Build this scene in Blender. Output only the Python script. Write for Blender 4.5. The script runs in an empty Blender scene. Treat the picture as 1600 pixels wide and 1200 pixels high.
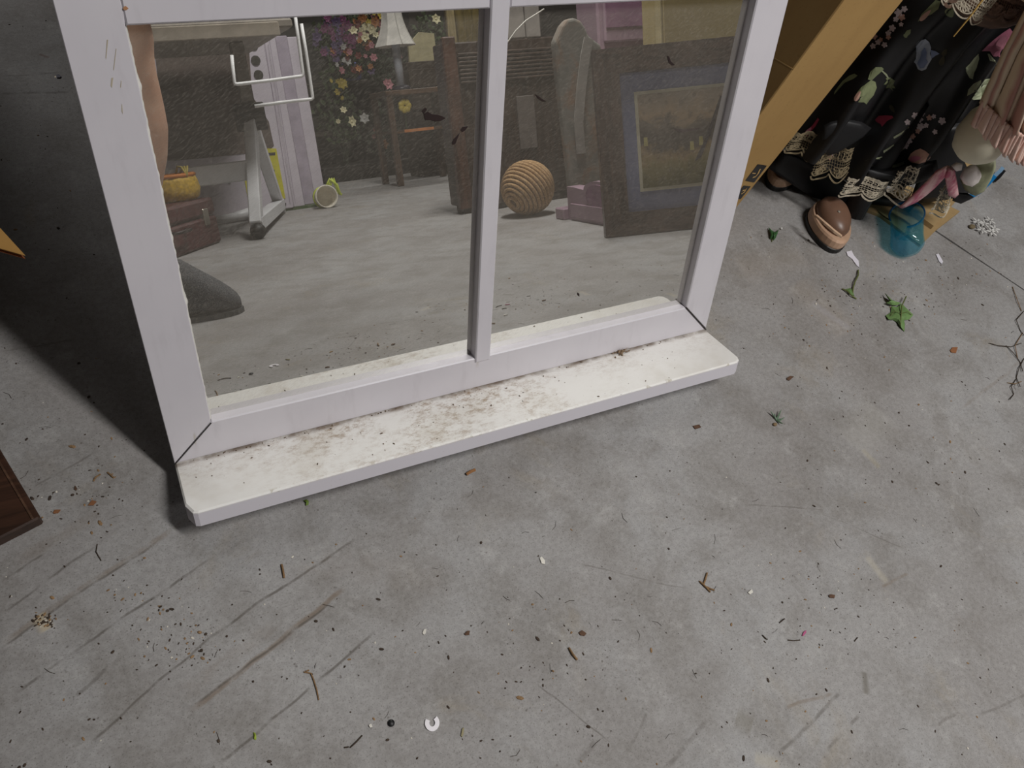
import bpy, math, random
from mathutils import Vector, Matrix, noise
from mathutils.bvhtree import BVHTree

random.seed(7)
sc = bpy.context.scene
COL = sc.collection

# ------------------------------------------------------------------ camera
FPX = 1241.785                      # focal length in pixels of a 1600 px wide frame
CAM_LOC = Vector((0.00778775, -0.50808027, 0.9372324))
CAM_R = Matrix(((0.89086593, -0.22809458, 0.39284954),
                (-0.40106104, -0.80104161, 0.4443899),
                (0.2133259, -0.55344847, -0.80510052)))   # columns: right, down, forward
cam_d = bpy.data.cameras.new('camera')
cam_d.sensor_width = 36.0
cam_d.lens = FPX / 1600 * 36
cam_d.clip_start = 0.02
cam = bpy.data.objects.new('camera', cam_d)
COL.objects.link(cam)
right, down, fwd = CAM_R.col[0], CAM_R.col[1], CAM_R.col[2]
m3 = Matrix((right, -down, -fwd)).transposed()
cam.matrix_world = Matrix.Translation(CAM_LOC) @ m3.to_4x4()
sc.camera = cam

# ------------------------------------------------------------------ world, lamp, exposure
world = bpy.data.worlds.new('world'); sc.world = world
world.use_nodes = True
wb = world.node_tree.nodes['Background']
wb.inputs[0].default_value = (1.0, 0.985, 0.97, 1)
wb.inputs[1].default_value = 0.02

# long ceiling fluorescent to the right of and behind the camera
KEY_POS = Vector((1.34, -1.26, 2.8))
key_d = bpy.data.lights.new('ceiling_tube_light', 'AREA')
key_d.shape = 'RECTANGLE'; key_d.size = 1.25; key_d.size_y = 0.24
key_d.energy = 73; key_d.color = (1.0, 0.985, 0.965)
key = bpy.data.objects.new('ceiling_tube_light', key_d); COL.objects.link(key)
key.location = KEY_POS
key.rotation_euler = (0, 0, math.atan2(-0.86, 0.51))

# fill light added further down the hall to brighten the mirrored things
k2_d = bpy.data.lights.new('far_fill_light', 'AREA')
k2_d.shape = 'RECTANGLE'; k2_d.size = 2.4; k2_d.size_y = 0.3
k2_d.energy = 38; k2_d.color = (1.0, 0.985, 0.965)
k2 = bpy.data.objects.new('far_fill_light', k2_d); COL.objects.link(k2)
k2.location = (2.6, -4.3, 3.0)

# rear fill light, added behind the mirror and to the left
k3_d = bpy.data.lights.new('rear_fill_light', 'AREA')
k3_d.shape = 'RECTANGLE'; k3_d.size = 1.25; k3_d.size_y = 0.3
k3_d.energy = 42; k3_d.color = (1.0, 0.985, 0.965)
k3 = bpy.data.objects.new('rear_fill_light', k3_d); COL.objects.link(k3)
k3.location = (-1.0, 3.5, 3.0)

sc.view_settings.view_transform = 'Standard'
sc.view_settings.look = 'None'
sc.view_settings.gamma = 1.0
sc.view_settings.use_curve_mapping = False
sc.view_settings.exposure = 0.0
sc.cycles.max_bounces = 8
sc.cycles.sample_clamp_indirect = 6.0
sc.cycles.blur_glossy = 0.5

# ------------------------------------------------------------------ measured geometry
LEAN = math.radians(20)
P0 = Vector((0, 0, 0.032))          # lower left front corner of the mirror's bottom rail
N_IN = Vector((0, math.cos(LEAN), -math.sin(LEAN)))
RECESS = 0.013                      # mirror glass behind the frame's front face

def pray(px, py):
    return (CAM_R @ Vector((px - 800, py - 600, FPX))).normalized()

def fl(px, py, z=0.0):
    """point of the floor (or of the level z) seen at a pixel of the photograph"""
    v = pray(px, py)
    return CAM_LOC + v * ((z - CAM_LOC.z) / v.z)

def pl(px, py, q, nrm):
    v = pray(px, py)
    return CAM_LOC + v * ((q - CAM_LOC).dot(nrm) / v.dot(nrm))

def mirror_ray(px, py):
    v = pray(px, py)
    q = pl(px, py, P0 + N_IN * RECESS, N_IN)
    return q, v - N_IN * (2 * v.dot(N_IN))

def rf(px, py, z=0.0):
    """point of the floor behind the camera, seen at a pixel by way of the mirror"""
    q, w = mirror_ray(px, py)
    return q + w * ((z - q.z) / w.z)

def ry(px, py, y):
    q, w = mirror_ray(px, py)
    return q + w * ((y - q.y) / w.y)

def rpl(px, py, p, nrm):
    q, w = mirror_ray(px, py)
    return q + w * ((p - q).dot(nrm) / w.dot(nrm))

# ------------------------------------------------------------------ mesh helpers
class MB:
    def __init__(s): s.v = []; s.f = []
    def add(s, vs, fs):
        o = len(s.v); s.v += [tuple(v) for v in vs]; s.f += [tuple(i + o for i in f) for f in fs]; return s
    def box(s, lo, hi, M=None):
        (a, b, c), (d, e, f) = lo, hi
        vs = [Vector(p) for p in ((a,b,c),(d,b,c),(d,e,c),(a,e,c),(a,b,f),(d,b,f),(d,e,f),(a,e,f))]
        if M: vs = [M @ p for p in vs]
        return s.add(vs, [(0,3,2,1),(4,5,6,7),(0,1,5,4),(1,2,6,5),(2,3,7,6),(3,0,4,7)])
    def bbox(s, lo, hi, b=0.002, M=None):
        """bevelled box: 24-vertex chamfered box"""
        (x0,y0,z0),(x1,y1,z1) = lo, hi
        b = min(b, (x1-x0)/2.01, (y1-y0)/2.01, (z1-z0)/2.01)
        vs = []; idx = {}
        for ix, X in enumerate((x0, x1)):
            for iy, Y in enumerate((y0, y1)):
                for iz, Z in enumerate((z0, z1)):
                    sx, sy, sz = (b if ix == 0 else -b), (b if iy == 0 else -b), (b if iz == 0 else -b)
                    idx[ix,iy,iz,0] = len(vs); vs.append(Vector((X, Y+sy, Z+sz)))
                    idx[ix,iy,iz,1] = len(vs); vs.append(Vector((X+sx, Y, Z+sz)))
                    idx[ix,iy,iz,2] = len(vs); vs.append(Vector((X+sx, Y+sy, Z)))
        g = lambda a, b_, c, k: idx[a, b_, c, k]
        fs = [(g(0,0,0,0),g(0,0,1,0),g(0,1,1,0),g(0,1,0,0)), (g(1,0,0,0),g(1,1,0,0),g(1,1,1,0),g(1,0,1,0)),
              (g(0,0,0,1),g(1,0,0,1),g(1,0,1,1),g(0,0,1,1)), (g(0,1,0,1),g(0,1,1,1),g(1,1,1,1),g(1,1,0,1)),
              (g(0,0,0,2),g(0,1,0,2),g(1,1,0,2),g(1,0,0,2)), (g(0,0,1,2),g(1,0,1,2),g(1,1,1,2),g(0,1,1,2))]
        for a in (0,1):
            for c in (0,1):
                fs += [(g(a,c,0,0),g(a,c,1,0),g(a,c,1,1),g(a,c,0,1)), (g(a,0,c,0),g(a,1,c,0),g(a,1,c,2),g(a,0,c,2)),
                       (g(0,a,c,1),g(1,a,c,1),g(1,a,c,2),g(0,a,c,2))]
                for d in (0,1):
                    fs.append((g(a,c,d,0),g(a,c,d,1),g(a,c,d,2)))
        if M: vs = [M @ p for p in vs]
        return s.add(vs, fs)
    def prism(s, pts, off):
        """closed polygon (3-D points) swept by the vector off"""
        n = len(pts); off = Vector(off)
        vs = [Vector(p) for p in pts] + [Vector(p) + off for p in pts]
        fs = [tuple(range(n))[::-1], tuple(range(n, 2*n))] + [(i, (i+1) % n, n+(i+1) % n, n+i) for i in range(n)]
        return s.add(vs, fs)
    def tube(s, pts, r, seg=8, cap=True):
        pts = [Vector(p) for p in pts]; n = len(pts)
        rr = r if isinstance(r, (list, tuple)) else [r] * n
        vs = []; fs = []
        t0 = (pts[1] - pts[0]).normalized()
        ref = Vector((0,0,1)) if abs(t0.z) < .9 else Vector((1,0,0))
        a = t0.cross(ref).normalized()
        for i, p in enumerate(pts):
            t = ((pts[min(i+1,n-1)] - pts[max(i-1,0)])).normalized()
            a = (a - t * a.dot(t)).normalized(); b = t.cross(a)
            for k in range(seg):
                an = 2*math.pi*k/seg
                vs.append(p + (a*math.cos(an) + b*math.sin(an)) * rr[i])
        for i in range(n-1):
            for k in range(seg):
                fs.append((i*seg+k, i*seg+(k+1) % seg, (i+1)*seg+(k+1) % seg, (i+1)*seg+k))
        if cap:
            fs.append(tuple(range(seg))[::-1]); fs.append(tuple((n-1)*seg+k for k in range(seg)))
        return s.add(vs, fs)
    def lathe(s, prof, seg=24, M=None, sx=1, sy=1, cap=True):
        """prof: list of (radius, height); axis z"""
        vs = []; fs = []; n = len(prof)
        for r, z in prof:
            for k in range(seg):
                an = 2*math.pi*k/seg
                vs.append(Vector((r*math.cos(an)*sx, r*math.sin(an)*sy, z)))
        for i in range(n-1):
            for k in range(seg):
                fs.append((i*seg+k, i*seg+(k+1) % seg, (i+1)*seg+(k+1) % seg, (i+1)*seg+k))
        if cap and prof[0][0] > 1e-5: fs.append(tuple(range(seg))[::-1])
        if cap and prof[-1][0] > 1e-5: fs.append(tuple((n-1)*seg+k for k in range(seg)))
        if M: vs = [M @ p for p in vs]
        return s.add(vs, fs)
    def ball(s, c, r, seg=12, rings=8, M=None):
        prof = [(math.sin(math.pi*i/rings), -math.cos(math.pi*i/rings)) for i in range(rings+1)]
        r = Vector(r) if isinstance(r, (tuple, list, Vector)) else Vector((r, r, r))
        mm = Matrix.Translation(Vector(c)) @ (M.to_4x4() if M else Matrix()) @ Matrix.Diagonal((*r, 1))
        return s.lathe(prof, seg, mm)
    def grid(s, rows):
        nr, nc = len(rows), len(rows[0])
        return s.add([p for r in rows for p in r],
                     [(i*nc+j, i*nc+j+1, (i+1)*nc+j+1, (i+1)*nc+j) for i in range(nr-1) for j in range(nc-1)])
    def strip(s, pts, w, nrm, th=0.0008):
        """flat ribbon of width w lying across the normal nrm"""
        pts = [Vector(p) for p in pts]; n = len(pts); nrm = Vector(nrm).normalized()
        vs = []
        for i, p in enumerate(pts):
            t = (pts[min(i+1,n-1)] - pts[max(i-1,0)]).normalized()
            a = nrm.cross(t).normalized() * (w/2)
            vs += [p-a, p+a, p+a+nrm*th, p-a+nrm*th]
        fs = []
        for i in range(n-1):
            for k in range(4):
                fs.append((i*4+k, i*4+(k+1) % 4, (i+1)*4+(k+1) % 4, (i+1)*4+k))
        fs += [(0,1,2,3), ((n-1)*4+3,(n-1)*4+2,(n-1)*4+1,(n-1)*4)]
        return s.add(vs, fs)
    def build(s, name, mat, parent=None, smooth=False, local=None):
        me = bpy.data.meshes.new(name)
        vs = s.v
        if local is not None: vs = [tuple(Vector(v) - Vector(local)) for v in vs]
        me.from_pydata(vs, [], s.f); me.validate(); me.update()
        if smooth:
            me.polygons.foreach_set('use_smooth', [True] * len(me.polygons))
        if mat: me.materials.append(mat)
        o = bpy.data.objects.new(name, me); COL.objects.link(o)
        if parent: o.parent = parent
        elif local is not None: o.location = Vector(local)
        return o

def tag(o, label=None, cat=None, group=None, kind=None):
    if label: o['label'] = label
    if cat: o['category'] = cat
    if group: o['group'] = group
    if kind: o['kind'] = kind
    return o

def empty(name, loc, label=None, cat=None, group=None, rot=(0,0,0)):
    o = bpy.data.objects.new(name, None); o.empty_display_size = .05
    o.location = loc; o.rotation_euler = rot; COL.objects.link(o)
    return tag(o, label, cat, group)

def dup(o, parent, M):
    c = o.copy(); COL.objects.link(c); c.parent = parent; c.matrix_local = M; return c

def fix_normals(o):
    import bmesh
    bm = bmesh.new(); bm.from_mesh(o.data); bmesh.ops.recalc_face_normals(bm, faces=bm.faces)
    bm.to_mesh(o.data); bm.free(); return o

# ------------------------------------------------------------------ materials
def lin(c):
    c = c / 255
    return c / 12.92 if c <= .04045 else ((c + .055) / 1.055) ** 2.4
def rgb(r, g, b): return (lin(r), lin(g), lin(b), 1)

class NT:
    def __init__(s, name):
        s.m = bpy.data.materials.new(name); s.m.use_nodes = True
        s.n = s.m.node_tree.nodes; s.l = s.m.node_tree.links
        s.b = s.n['Principled BSDF']; s.out = s.n['Material Output']
        s.tc = s.n.new('ShaderNodeTexCoord')
    def co(s, scale=(1,1,1), rot=(0,0,0), src='Object'):
        mp = s.n.new('ShaderNodeMapping'); s.l.new(s.tc.outputs[src], mp.inputs[0])
        mp.inputs['Scale'].default_value = scale; mp.inputs['Rotation'].default_value = rot
        return mp.outputs[0]
    def turned(s, ang, scale):
        a = s.n.new('ShaderNodeMapping'); s.l.new(s.tc.outputs['Object'], a.inputs[0]); a.inputs['Rotation'].default_value = (0, ang, 0)
        b = s.n.new('ShaderNodeMapping'); s.l.new(a.outputs[0], b.inputs[0]); b.inputs['Scale'].default_value = scale
        return b.outputs[0]
    def noise(s, scale, detail=4, rough=.55, co=None, dist=0):
        t = s.n.new('ShaderNodeTexNoise'); t.inputs['Scale'].default_value = scale
        t.inputs['Detail'].default_value = detail; t.inputs['Roughness'].default_value = rough
        t.inputs['Distortion'].default_value = dist
        s.l.new(co if co else s.tc.outputs['Object'], t.inputs['Vector']); return t.outputs['Fac']
    def vor(s, scale, co=None, feat='F1', out='Distance', rnd=1):
        t = s.n.new('ShaderNodeTexVoronoi'); t.feature = feat; t.inputs['Scale'].default_value = scale
        t.inputs['Randomness'].default_value = rnd
        s.l.new(co if co else s.tc.outputs['Object'], t.inputs['Vector']); return t.outputs[out]
    def ramp(s, fac, stops, interp='LINEAR'):
        r = s.n.new('ShaderNodeValToRGB'); r.color_ramp.interpolation = interp
        e = r.color_ramp.elements
        while len(e) < len(stops): e.new(0.5)
        for i, (p, c) in enumerate(stops):
            e[i].position = p; e[i].color = c if len(c) == 4 else (*c, 1)
        s.l.new(fac, r.inputs[0]); return r.outputs[0]
    def step(s, fac, a, b):
        """smooth 0..1 between a and b"""
        r = s.n.new('ShaderNodeMapRange'); r.interpolation_type = 'SMOOTHSTEP'
        r.inputs[1].default_value = a; r.inputs[2].default_value = b
        s.l.new(fac, r.inputs[0]); return r.outputs[0]
    def math(s, op, a, b=None):
        t = s.n.new('ShaderNodeMath'); t.operation = op
        for i, x in enumerate((a, b)):
            if x is None: continue
            if isinstance(x, (int, float)): t.inputs[i].default_value = x
            else: s.l.new(x, t.inputs[i])
        return t.outputs[0]
    def mix(s, fac, a, b, mode='MIX'):
        t = s.n.new('ShaderNodeMixRGB'); t.blend_type = mode
        for i, x in enumerate((fac, a, b)):
            if isinstance(x, (int, float)): t.inputs[i].default_value = x
            elif isinstance(x, tuple): t.inputs[i].default_value = x
            else: s.l.new(x, t.inputs[i])
        return t.outputs[0]
    def sep(s, v=None):
        t = s.n.new('ShaderNodeSeparateXYZ'); s.l.new(v if v else s.tc.outputs['Object'], t.inputs[0]); return t.outputs
    def base(s, c):
        if isinstance(c, tuple): s.b.inputs['Base Color'].default_value = c
        else: s.l.new(c, s.b.inputs['Base Color'])
    def bump(s, h, strength=.3, dist=.002):
        b = s.n.new('ShaderNodeBump'); b.inputs['Strength'].default_value = strength
        b.inputs['Distance'].default_value = dist
        s.l.new(h, b.inputs['Height']); s.l.new(b.outputs[0], s.b.inputs['Normal'])
    def rough(s, r):
        if isinstance(r, (int, float)): s.b.inputs['Roughness'].default_value = r
        else: s.l.new(r, s.b.inputs['Roughness'])

MATS = {}
def plain(name, c, rough=.6, var=.12, scale=20, metal=0, bump=0, spec=.5):
    """a colour with a little uneven tone"""
    if name in MATS: return MATS[name]
    t = NT(name); col = rgb(*c)
    d = tuple(x * (1 - var) for x in col[:3]) + (1,)
    l = tuple(min(1, x * (1 + var)) for x in col[:3]) + (1,)
    nz = t.noise(scale, 5)
    t.base(t.mix(t.step(nz, .3, .7), d, l)); t.rough(rough); t.b.inputs['Metallic'].default_value = metal
    t.b.inputs['Specular IOR Level'].default_value = spec
    if bump: t.bump(nz, bump)
    MATS[name] = t.m; return t.m

# ------------------------------------------------------------------ concrete floor
def concrete():
    t = NT('concrete')
    big = t.noise(2.2, 6, .6); mid = t.noise(11, 8, .65, dist=.4); fine = t.noise(150, 4, .7); grain = t.noise(520, 2, .6)
    c = t.mix(t.step(big, .35, .65), rgb(140, 136, 134), rgb(160, 158, 157))
    c = t.mix(t.math('MULTIPLY', t.step(t.noise(4.5, 6, .65), .45, .7), .5), c, rgb(157, 157, 158))
    c = t.mix(t.math('MULTIPLY', t.step(mid, .42, .66), .6), c, rgb(122, 117, 112))
    c = t.mix(t.math('MULTIPLY', t.step(t.noise(17, 8, .75), .53, .70), .55), c, rgb(180, 178, 176))
    c = t.mix(t.math('MULTIPLY', t.step(t.noise(6.5, 7, .7, dist=.8), .56, .74), .42), c, rgb(150, 138, 118))
    c = t.mix(t.step(fine, .30, .70), t.mix(.20, c, rgb(96, 92, 86)), t.mix(.14, c, rgb(190, 188, 184)))
    c = t.mix(t.math('MULTIPLY', t.step(grain, .54, .72), .5), c, rgb(84, 78, 72))
    # small dark specks and pits
    sp = t.vor(75); big_sp = t.noise(9, 2)
    m = t.math('MULTIPLY', t.math('SUBTRACT', 1.0, t.step(sp, .05, .13)), t.step(big_sp, .42, .6))
    c = t.mix(t.math('MULTIPLY', m, .6), c, rgb(70, 60, 50))
    sp2 = t.vor(190)
    c = t.mix(t.math('MULTIPLY', t.math('MULTIPLY', t.math('SUBTRACT', 1.0, t.step(sp2, .08, .2)), t.step(t.noise(30, 3), .45, .6)), .5), c, rgb(80, 72, 64))
    # scrape marks and stains with a shape of their own
    wob = t.n.new('ShaderNodeVectorMath'); wob.operation = 'SUBTRACT'
    nt = t.n.new('ShaderNodeTexNoise'); nt.inputs['Scale'].default_value = 14; t.l.new(t.tc.outputs['Object'], nt.inputs['Vector'])
    t.l.new(nt.outputs['Color'], wob.inputs[0]); wob.inputs[1].default_value = (.5, .5, .5)
    ws = t.n.new('ShaderNodeVectorMath'); ws.operation = 'MULTIPLY_ADD'
    t.l.new(wob.outputs[0], ws.inputs[0]); ws.inputs[1].default_value = (.012, .012, 0); t.l.new(t.tc.outputs['Object'], ws.inputs[2])
    brk = t.step(t.noise(30, 4, .7), .30, .58)
    def seg(px0, px1, w, strength, col, soft=.5, broken=True):
        nonlocal c
        a, b = fl(*px0), fl(*px1); d = b - a; L = d.length; d.normalize(); nn = Vector((-d.y, d.x, 0))
        def dot(vec, off):
            v = t.n.new('ShaderNodeVectorMath'); v.operation = 'DOT_PRODUCT'
            t.l.new(ws.outputs[0], v.inputs[0]); v.inputs[1].default_value = vec
            return t.math('SUBTRACT', v.outputs['Value'], off)
        du = t.math('ABSOLUTE', dot(nn, nn.dot(a)))
        tt = t.math('ABSOLUTE', dot(d, d.dot(a) + L/2))
        k = t.math('MULTIPLY', t.math('SUBTRACT', 1.0, t.step(du, w*soft*.5, w)), t.math('SUBTRACT', 1.0, t.step(tt, L*.40, L*.5)))
        if broken: k = t.math('MULTIPLY', k, brk)
        c = t.mix(t.math('MULTIPLY', k, strength), c, rgb(*col))
    dk, br = (92, 86, 80), (120, 104, 88)
    for p0, p1, w, s_, col in [
        ((16,1092),(335,865),.0022,.75,dk), ((134,1165),(336,987),.002,.7,dk), ((320,1000),(560,838),.0024,.8,dk),
        ((294,1115),(545,915),.0045,.7,br), ((300,1105),(520,940),.0018,.8,dk), ((337,1198),(590,985),.0024,.75,dk),
        ((0,1006),(300,805),.005,.45,br), ((0,1012),(250,842),.002,.7,dk), ((0,960),(160,846),.002,.6,dk), ((0,906),(70,864),.0018,.6,dk),
        ((118,1090),(170,1043),.003,.45,dk), ((834,1066),(960,1168),.0014,.6,dk), ((1044,1198),(1104,1126),.004,.5,dk),
        ((1215,1178),(1313,1080),.0032,.6,dk), ((1290,1170),(1344,1117),.003,.5,dk), ((1226,1104),(1300,1084),.003,.5,br),
        ((1377,918),(1422,898),.003,.6,br), ((1464,1134),(1500,1112),.003,.4,dk), ((1530,1117),(1610,1084),.0025,.45,dk),
        ((979,1180),(1012,1110),.003,.4,dk), ((898,1198),(930,1160),.005,.5,dk), ((1165,788),(1290,796),.0013,.55,dk),
        ((54,761),(150,706),.002,.5,dk), ((0,548),(120,530),.002,.4,dk), ((0,146),(110,142),.004,.5,dk), ((0,118),(130,112),.003,.35,dk),
        ((280,1090),(430,975),.012,.22,br), ((20,880),(160,800),.012,.2,br), ((1500,640),(1600,560),.004,.3,br),
        ((1280,800),(1420,860),.0014,.4,dk), ((900,880),(1080,920),.0016,.4,dk), ((450,870),(700,905),.03,.12,br)]:
        seg(p0, p1, w, s_, col)
    for p0, p1, w, s_, col in [((1349,1046),(1354,1086),.007,.6,(98,92,80)), ((1346,700),(1374,730),.008,.25,(168,156,120)),
        ((1352,870),(1388,912),.009,.35,(190,182,164)), ((1180,1185),(1222,1198),.012,.35,(190,182,164)), ((1150,1120),(1180,1135),.02,.4,(112,106,92)),
        ((60,960),(76,985),.010,.6,(196,180,150)), ((1240,440),(1330,520),.05,.16,(170,154,134)), ((1265,470),(1330,515),.012,.2,(178,178,188)),
        ((1150,420),(1260,400),.05,.14,(166,150,130)), ((1380,640),(1330,700),.05,.2,(190,188,182)), ((60,84),(76,90),.004,.5,(110,70,60))]:
        seg(p0, p1, w, s_, col, .2, False)
    t.base(c); t.rough(.62)
    t.b.inputs['Specular IOR Level'].default_value = .35
    t.bump(t.math('ADD', fine, t.math('MULTIPLY', mid, .8)), .18, .002)
    return t.m
M_CONC = concrete()

# two slabs that meet in the open joint running past the dolls
ja, jb = fl(1420, 333), fl(1600, 453)
jd = (jb - ja).normalized(); jn = Vector((-jd.y, jd.x, 0))
if jn.x < 0: jn = -jn
E0, E1 = ja - jd * 9, ja + jd * 9
g = .0016
floor_mb = MB()
def jag(base, side):
    pts = []
    for i in range(181):
        q = E0 + (E1 - E0) * (i / 180)
        w = g + .0022 * abs(noise.noise(q * 30)) + .004 * max(0, noise.noise(q * 11) - .25)
        pts.append(q + jn * side * w)
    return pts
L = jag(0, -1); Rr = jag(0, 1)
def slab(edge, far, name):
    mb = MB()
    top = [[e, e + jn * far] for e in edge]
    mb.grid(top)
    low = [Vector((e.x, e.y, -.05)) for e in edge]
    mb.grid([[e, l] for e, l in zip(edge, low)])
    o = mb.build(name, M_CONC); fix = o.data
    return tag(o, kind='structure')
f1 = slab(L, -9, 'floor'); f2 = slab(Rr, 7, 'floor')
for o in (f1, f2):
    fix_normals(o)
    if o.data.polygons[0].normal.z < 0: o.data.flip_normals()
und = MB().box((-8, -9, -.08), (8, 8, -.03)).build('floor', plain('soil', (52, 46, 40), .9)); tag(und, kind='structure')

# ------------------------------------------------------------------ the leaning window-frame mirror
W, H, ST, RAIL = .80, 1.0, .050, .050
mir = empty('window_mirror', P0, 'white painted window frame glazed with dusty mirror, leaning back on concrete floor', 'mirror', rot=(-LEAN, 0, 0))

def paint(name, c, dirt=0.0):
    t = NT(name)
    fine = t.noise(60, 5, .6, t.co((1, 1, .25))); big = t.noise(5, 4)
    base = t.mix(t.step(big, .3, .7), rgb(*c), rgb(c[0]-8, c[1]-8, c[2]-7))
    base = t.mix(t.math('MULTIPLY', t.step(fine, .5, .8), .25), base, rgb(c[0]-40, c[1]-42, c[2]-42))
    # scuffs along the wood
    sc_ = t.noise(26, 3, .6, t.co((2.2, 2.2, .35)))
    base = t.mix(t.math('MULTIPLY', t.step(sc_, .70, .76), .5), base, rgb(170, 160, 140))
    t.base(base); t.rough(.42); t.bump(fine, .08, .001)
    return t.m
M_PAINT = paint('white_frame_paint', (212, 208, 213))

def sill_paint():
    t = NT('dirty_sill_paint'); X, Y, Z = t.sep()
    base = rgb(238, 236, 232)
    n1 = t.noise(95, 10, .85, t.co((.6, 1, 1))); n2 = t.noise(9, 4, .6); n3 = t.noise(230, 3, .7)
    # dirt gathers against the rail and in the middle of the sill
    near = t.step(Y, -.075, .0)
    mid = t.math('SUBTRACT', 1.0, t.step(t.math('ABSOLUTE', t.math('SUBTRACT', X, .34)), .08, .32))
    m = t.math('MULTIPLY', t.step(n1, .45, .64), t.math('ADD', t.math('MULTIPLY', mid, .85), t.math('MULTIPLY', near, .55)))
    m = t.math('MULTIPLY', m, t.step(n2, .32, .62))
    c = t.mix(t.math('MULTIPLY', m, .8), base, rgb(150, 122, 92))
    c = t.mix(t.math('MULTIPLY', t.step(n2, .5, .72), .3), c, rgb(196, 186, 168))
    c = t.mix(t.math('MULTIPLY', t.step(n3, .68, .76), .6), c, rgb(112, 90, 68))
    # dark dust line in the seam under the rail
    seam = t.math('MULTIPLY', t.step(Y, -.010, -.001), t.step(t.noise(20, 4, .6), .33, .62))
    c = t.mix(t.math('MULTIPLY', seam, .85), c, rgb(104, 82, 62))
    # the front edge, where wear has opened the paint
    fr = t.math('MULTIPLY', t.math('SUBTRACT', 1.0, t.step(Y, -.0895, -.084)), t.step(t.noise(34, 5, .7), .56, .62))
    c = t.mix(t.math('MULTIPLY', fr, .6), c, rgb(160, 148, 120))
    c = t.mix(t.step(Z, -.0045, -.0012), t.mix(t.math('MULTIPLY', t.step(n3, .62, .8), .25), rgb(214, 210, 217), rgb(150, 142, 132)), c)
    t.base(c); t.rough(.55); t.bump(n1, .12, .001); return t.m
M_SILL = sill_paint()

def poly_bar(pts_xz, y0, y1, name, mat=M_PAINT, bev=.0015):
    """bar cut from the frame plane, with its front edge eased"""
    n = len(pts_xz)
    cx = sum(p[0] for p in pts_xz) / n; cz = sum(p[1] for p in pts_xz) / n
    mb = MB()
    def inset(p, b):
        # move the corner b towards the inside
        i = pts_xz.index(p); a = Vector(pts_xz[i-1]); q = Vector(p); c_ = Vector(pts_xz[(i+1) % n])
        e1 = (q - a).normalized(); e2 = (c_ - q).normalized()
        n1 = Vector((-e1.y, e1.x)); n2 = Vector((-e2.y, e2.x))
        m = (n1 + n2); m = m / max(m.dot(n1), .3)
        return q + m * b
    area = sum(pts_xz[i-1][0]*pts_xz[i][1] - pts_xz[i][0]*pts_xz[i-1][1] for i in range(n))
    s_ = 1 if area > 0 else -1
    rings = [[(q.x, y0, q.y) for q in (inset(p, bev * s_) for p in pts_xz)], [(p[0], y0 + bev, p[1]) for p in pts_xz], [(p[0], y1, p[1]) for p in pts_xz]]
    vs = sum(rings, []); fs = [tuple(range(n)), tuple(range(2*n, 3*n))[::-1]]
    for r in range(2):
        for i in range(n):
            fs.append((r*n+i, (r+1)*n+i, (r+1)*n+(i+1) % n, r*n+(i+1) % n))
    mb.add(vs, fs); o = mb.build(name, mat, mir); return fix_normals(o)

G = .0006
# left stile: its inner edge is chipped
inner = []
z = RAIL
rnd = random.Random(3)
zs = [RAIL + (H - 2*RAIL) * i / 90 for i in range(91)]
chip = [(ST + .0012 * noise.noise(Vector((0, zz * 24, 1))) + .0016 * max(0, noise.noise(Vector((3, zz * 55, 0)))), zz) for zz in zs]
poly_bar([(0, G)] + [(ST - G, RAIL)] + chip[1:-1] + [(ST - G, H - RAIL)] + [(0, H - G)], 0, .025, 'stile', bev=.0006)
poly_bar([(W, G), (W, H - G), (W - .052 + G, H - RAIL), (W - .052 + G, RAIL + .002)], 0, .025, 'stile')
poly_bar([(G*2, 0), (W - G*2, 0), (W - .052 - G, RAIL + .002), (ST + G, RAIL)], 0, .025, 'bottom_rail')
poly_bar([(G*2, H), (ST + G, H - RAIL), (W - .052 - G, H - RAIL), (W - G*2, H)], 0, .025, 'top_rail')
poly_bar([(.3935, .0445), (.4155, .0445), (.4155, H - .0445), (.3935, H - .0445)], -.0022, RECESS, 'muntin')
poly_bar([(ST + .0004, .4898), (.3929, .4898), (.3929, .5125), (ST + .0004, .5125)], -.0012, RECESS, 'crossbar')
poly_bar([(.4161, .4898), (.7478, .4898), (.7478, .5125), (.4161, .5125)], -.0012, RECESS, 'crossbar')

# sill board with eased corners
sp_ = [(0, .025), (0, -.073), (.006, -.088), (.011, -.090), (W - .010, -.090), (W - .0035, -.086), (W, -.078), (W, .025)]
mb = MB(); n = len(sp_); b = .002
cen = Vector((W/2, -.03, 0))
def insx(p): return (p[0] + (b if p[0] < .1 else -b if p[0] > W - .1 else 0), p[1] + (b if p[1] < 0 else 0))
rings = [[(*insx(p), -.0002) for p in sp_], [(*p, -b) for p in sp_], [(*p, -.025 + b) for p in sp_], [(*insx(p), -.025) for p in sp_]]
fs = [tuple(range(n))[::-1], tuple(range(3*n, 4*n))]
for r in range(3):
    for i in range(n): fs.append((r*n+i, (r+1)*n+i, (r+1)*n+(i+1) % n, r*n+(i+1) % n))
mb.add(sum(rings, []), fs)
sill = fix_normals(mb.build('sill', M_SILL, mir))

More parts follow.
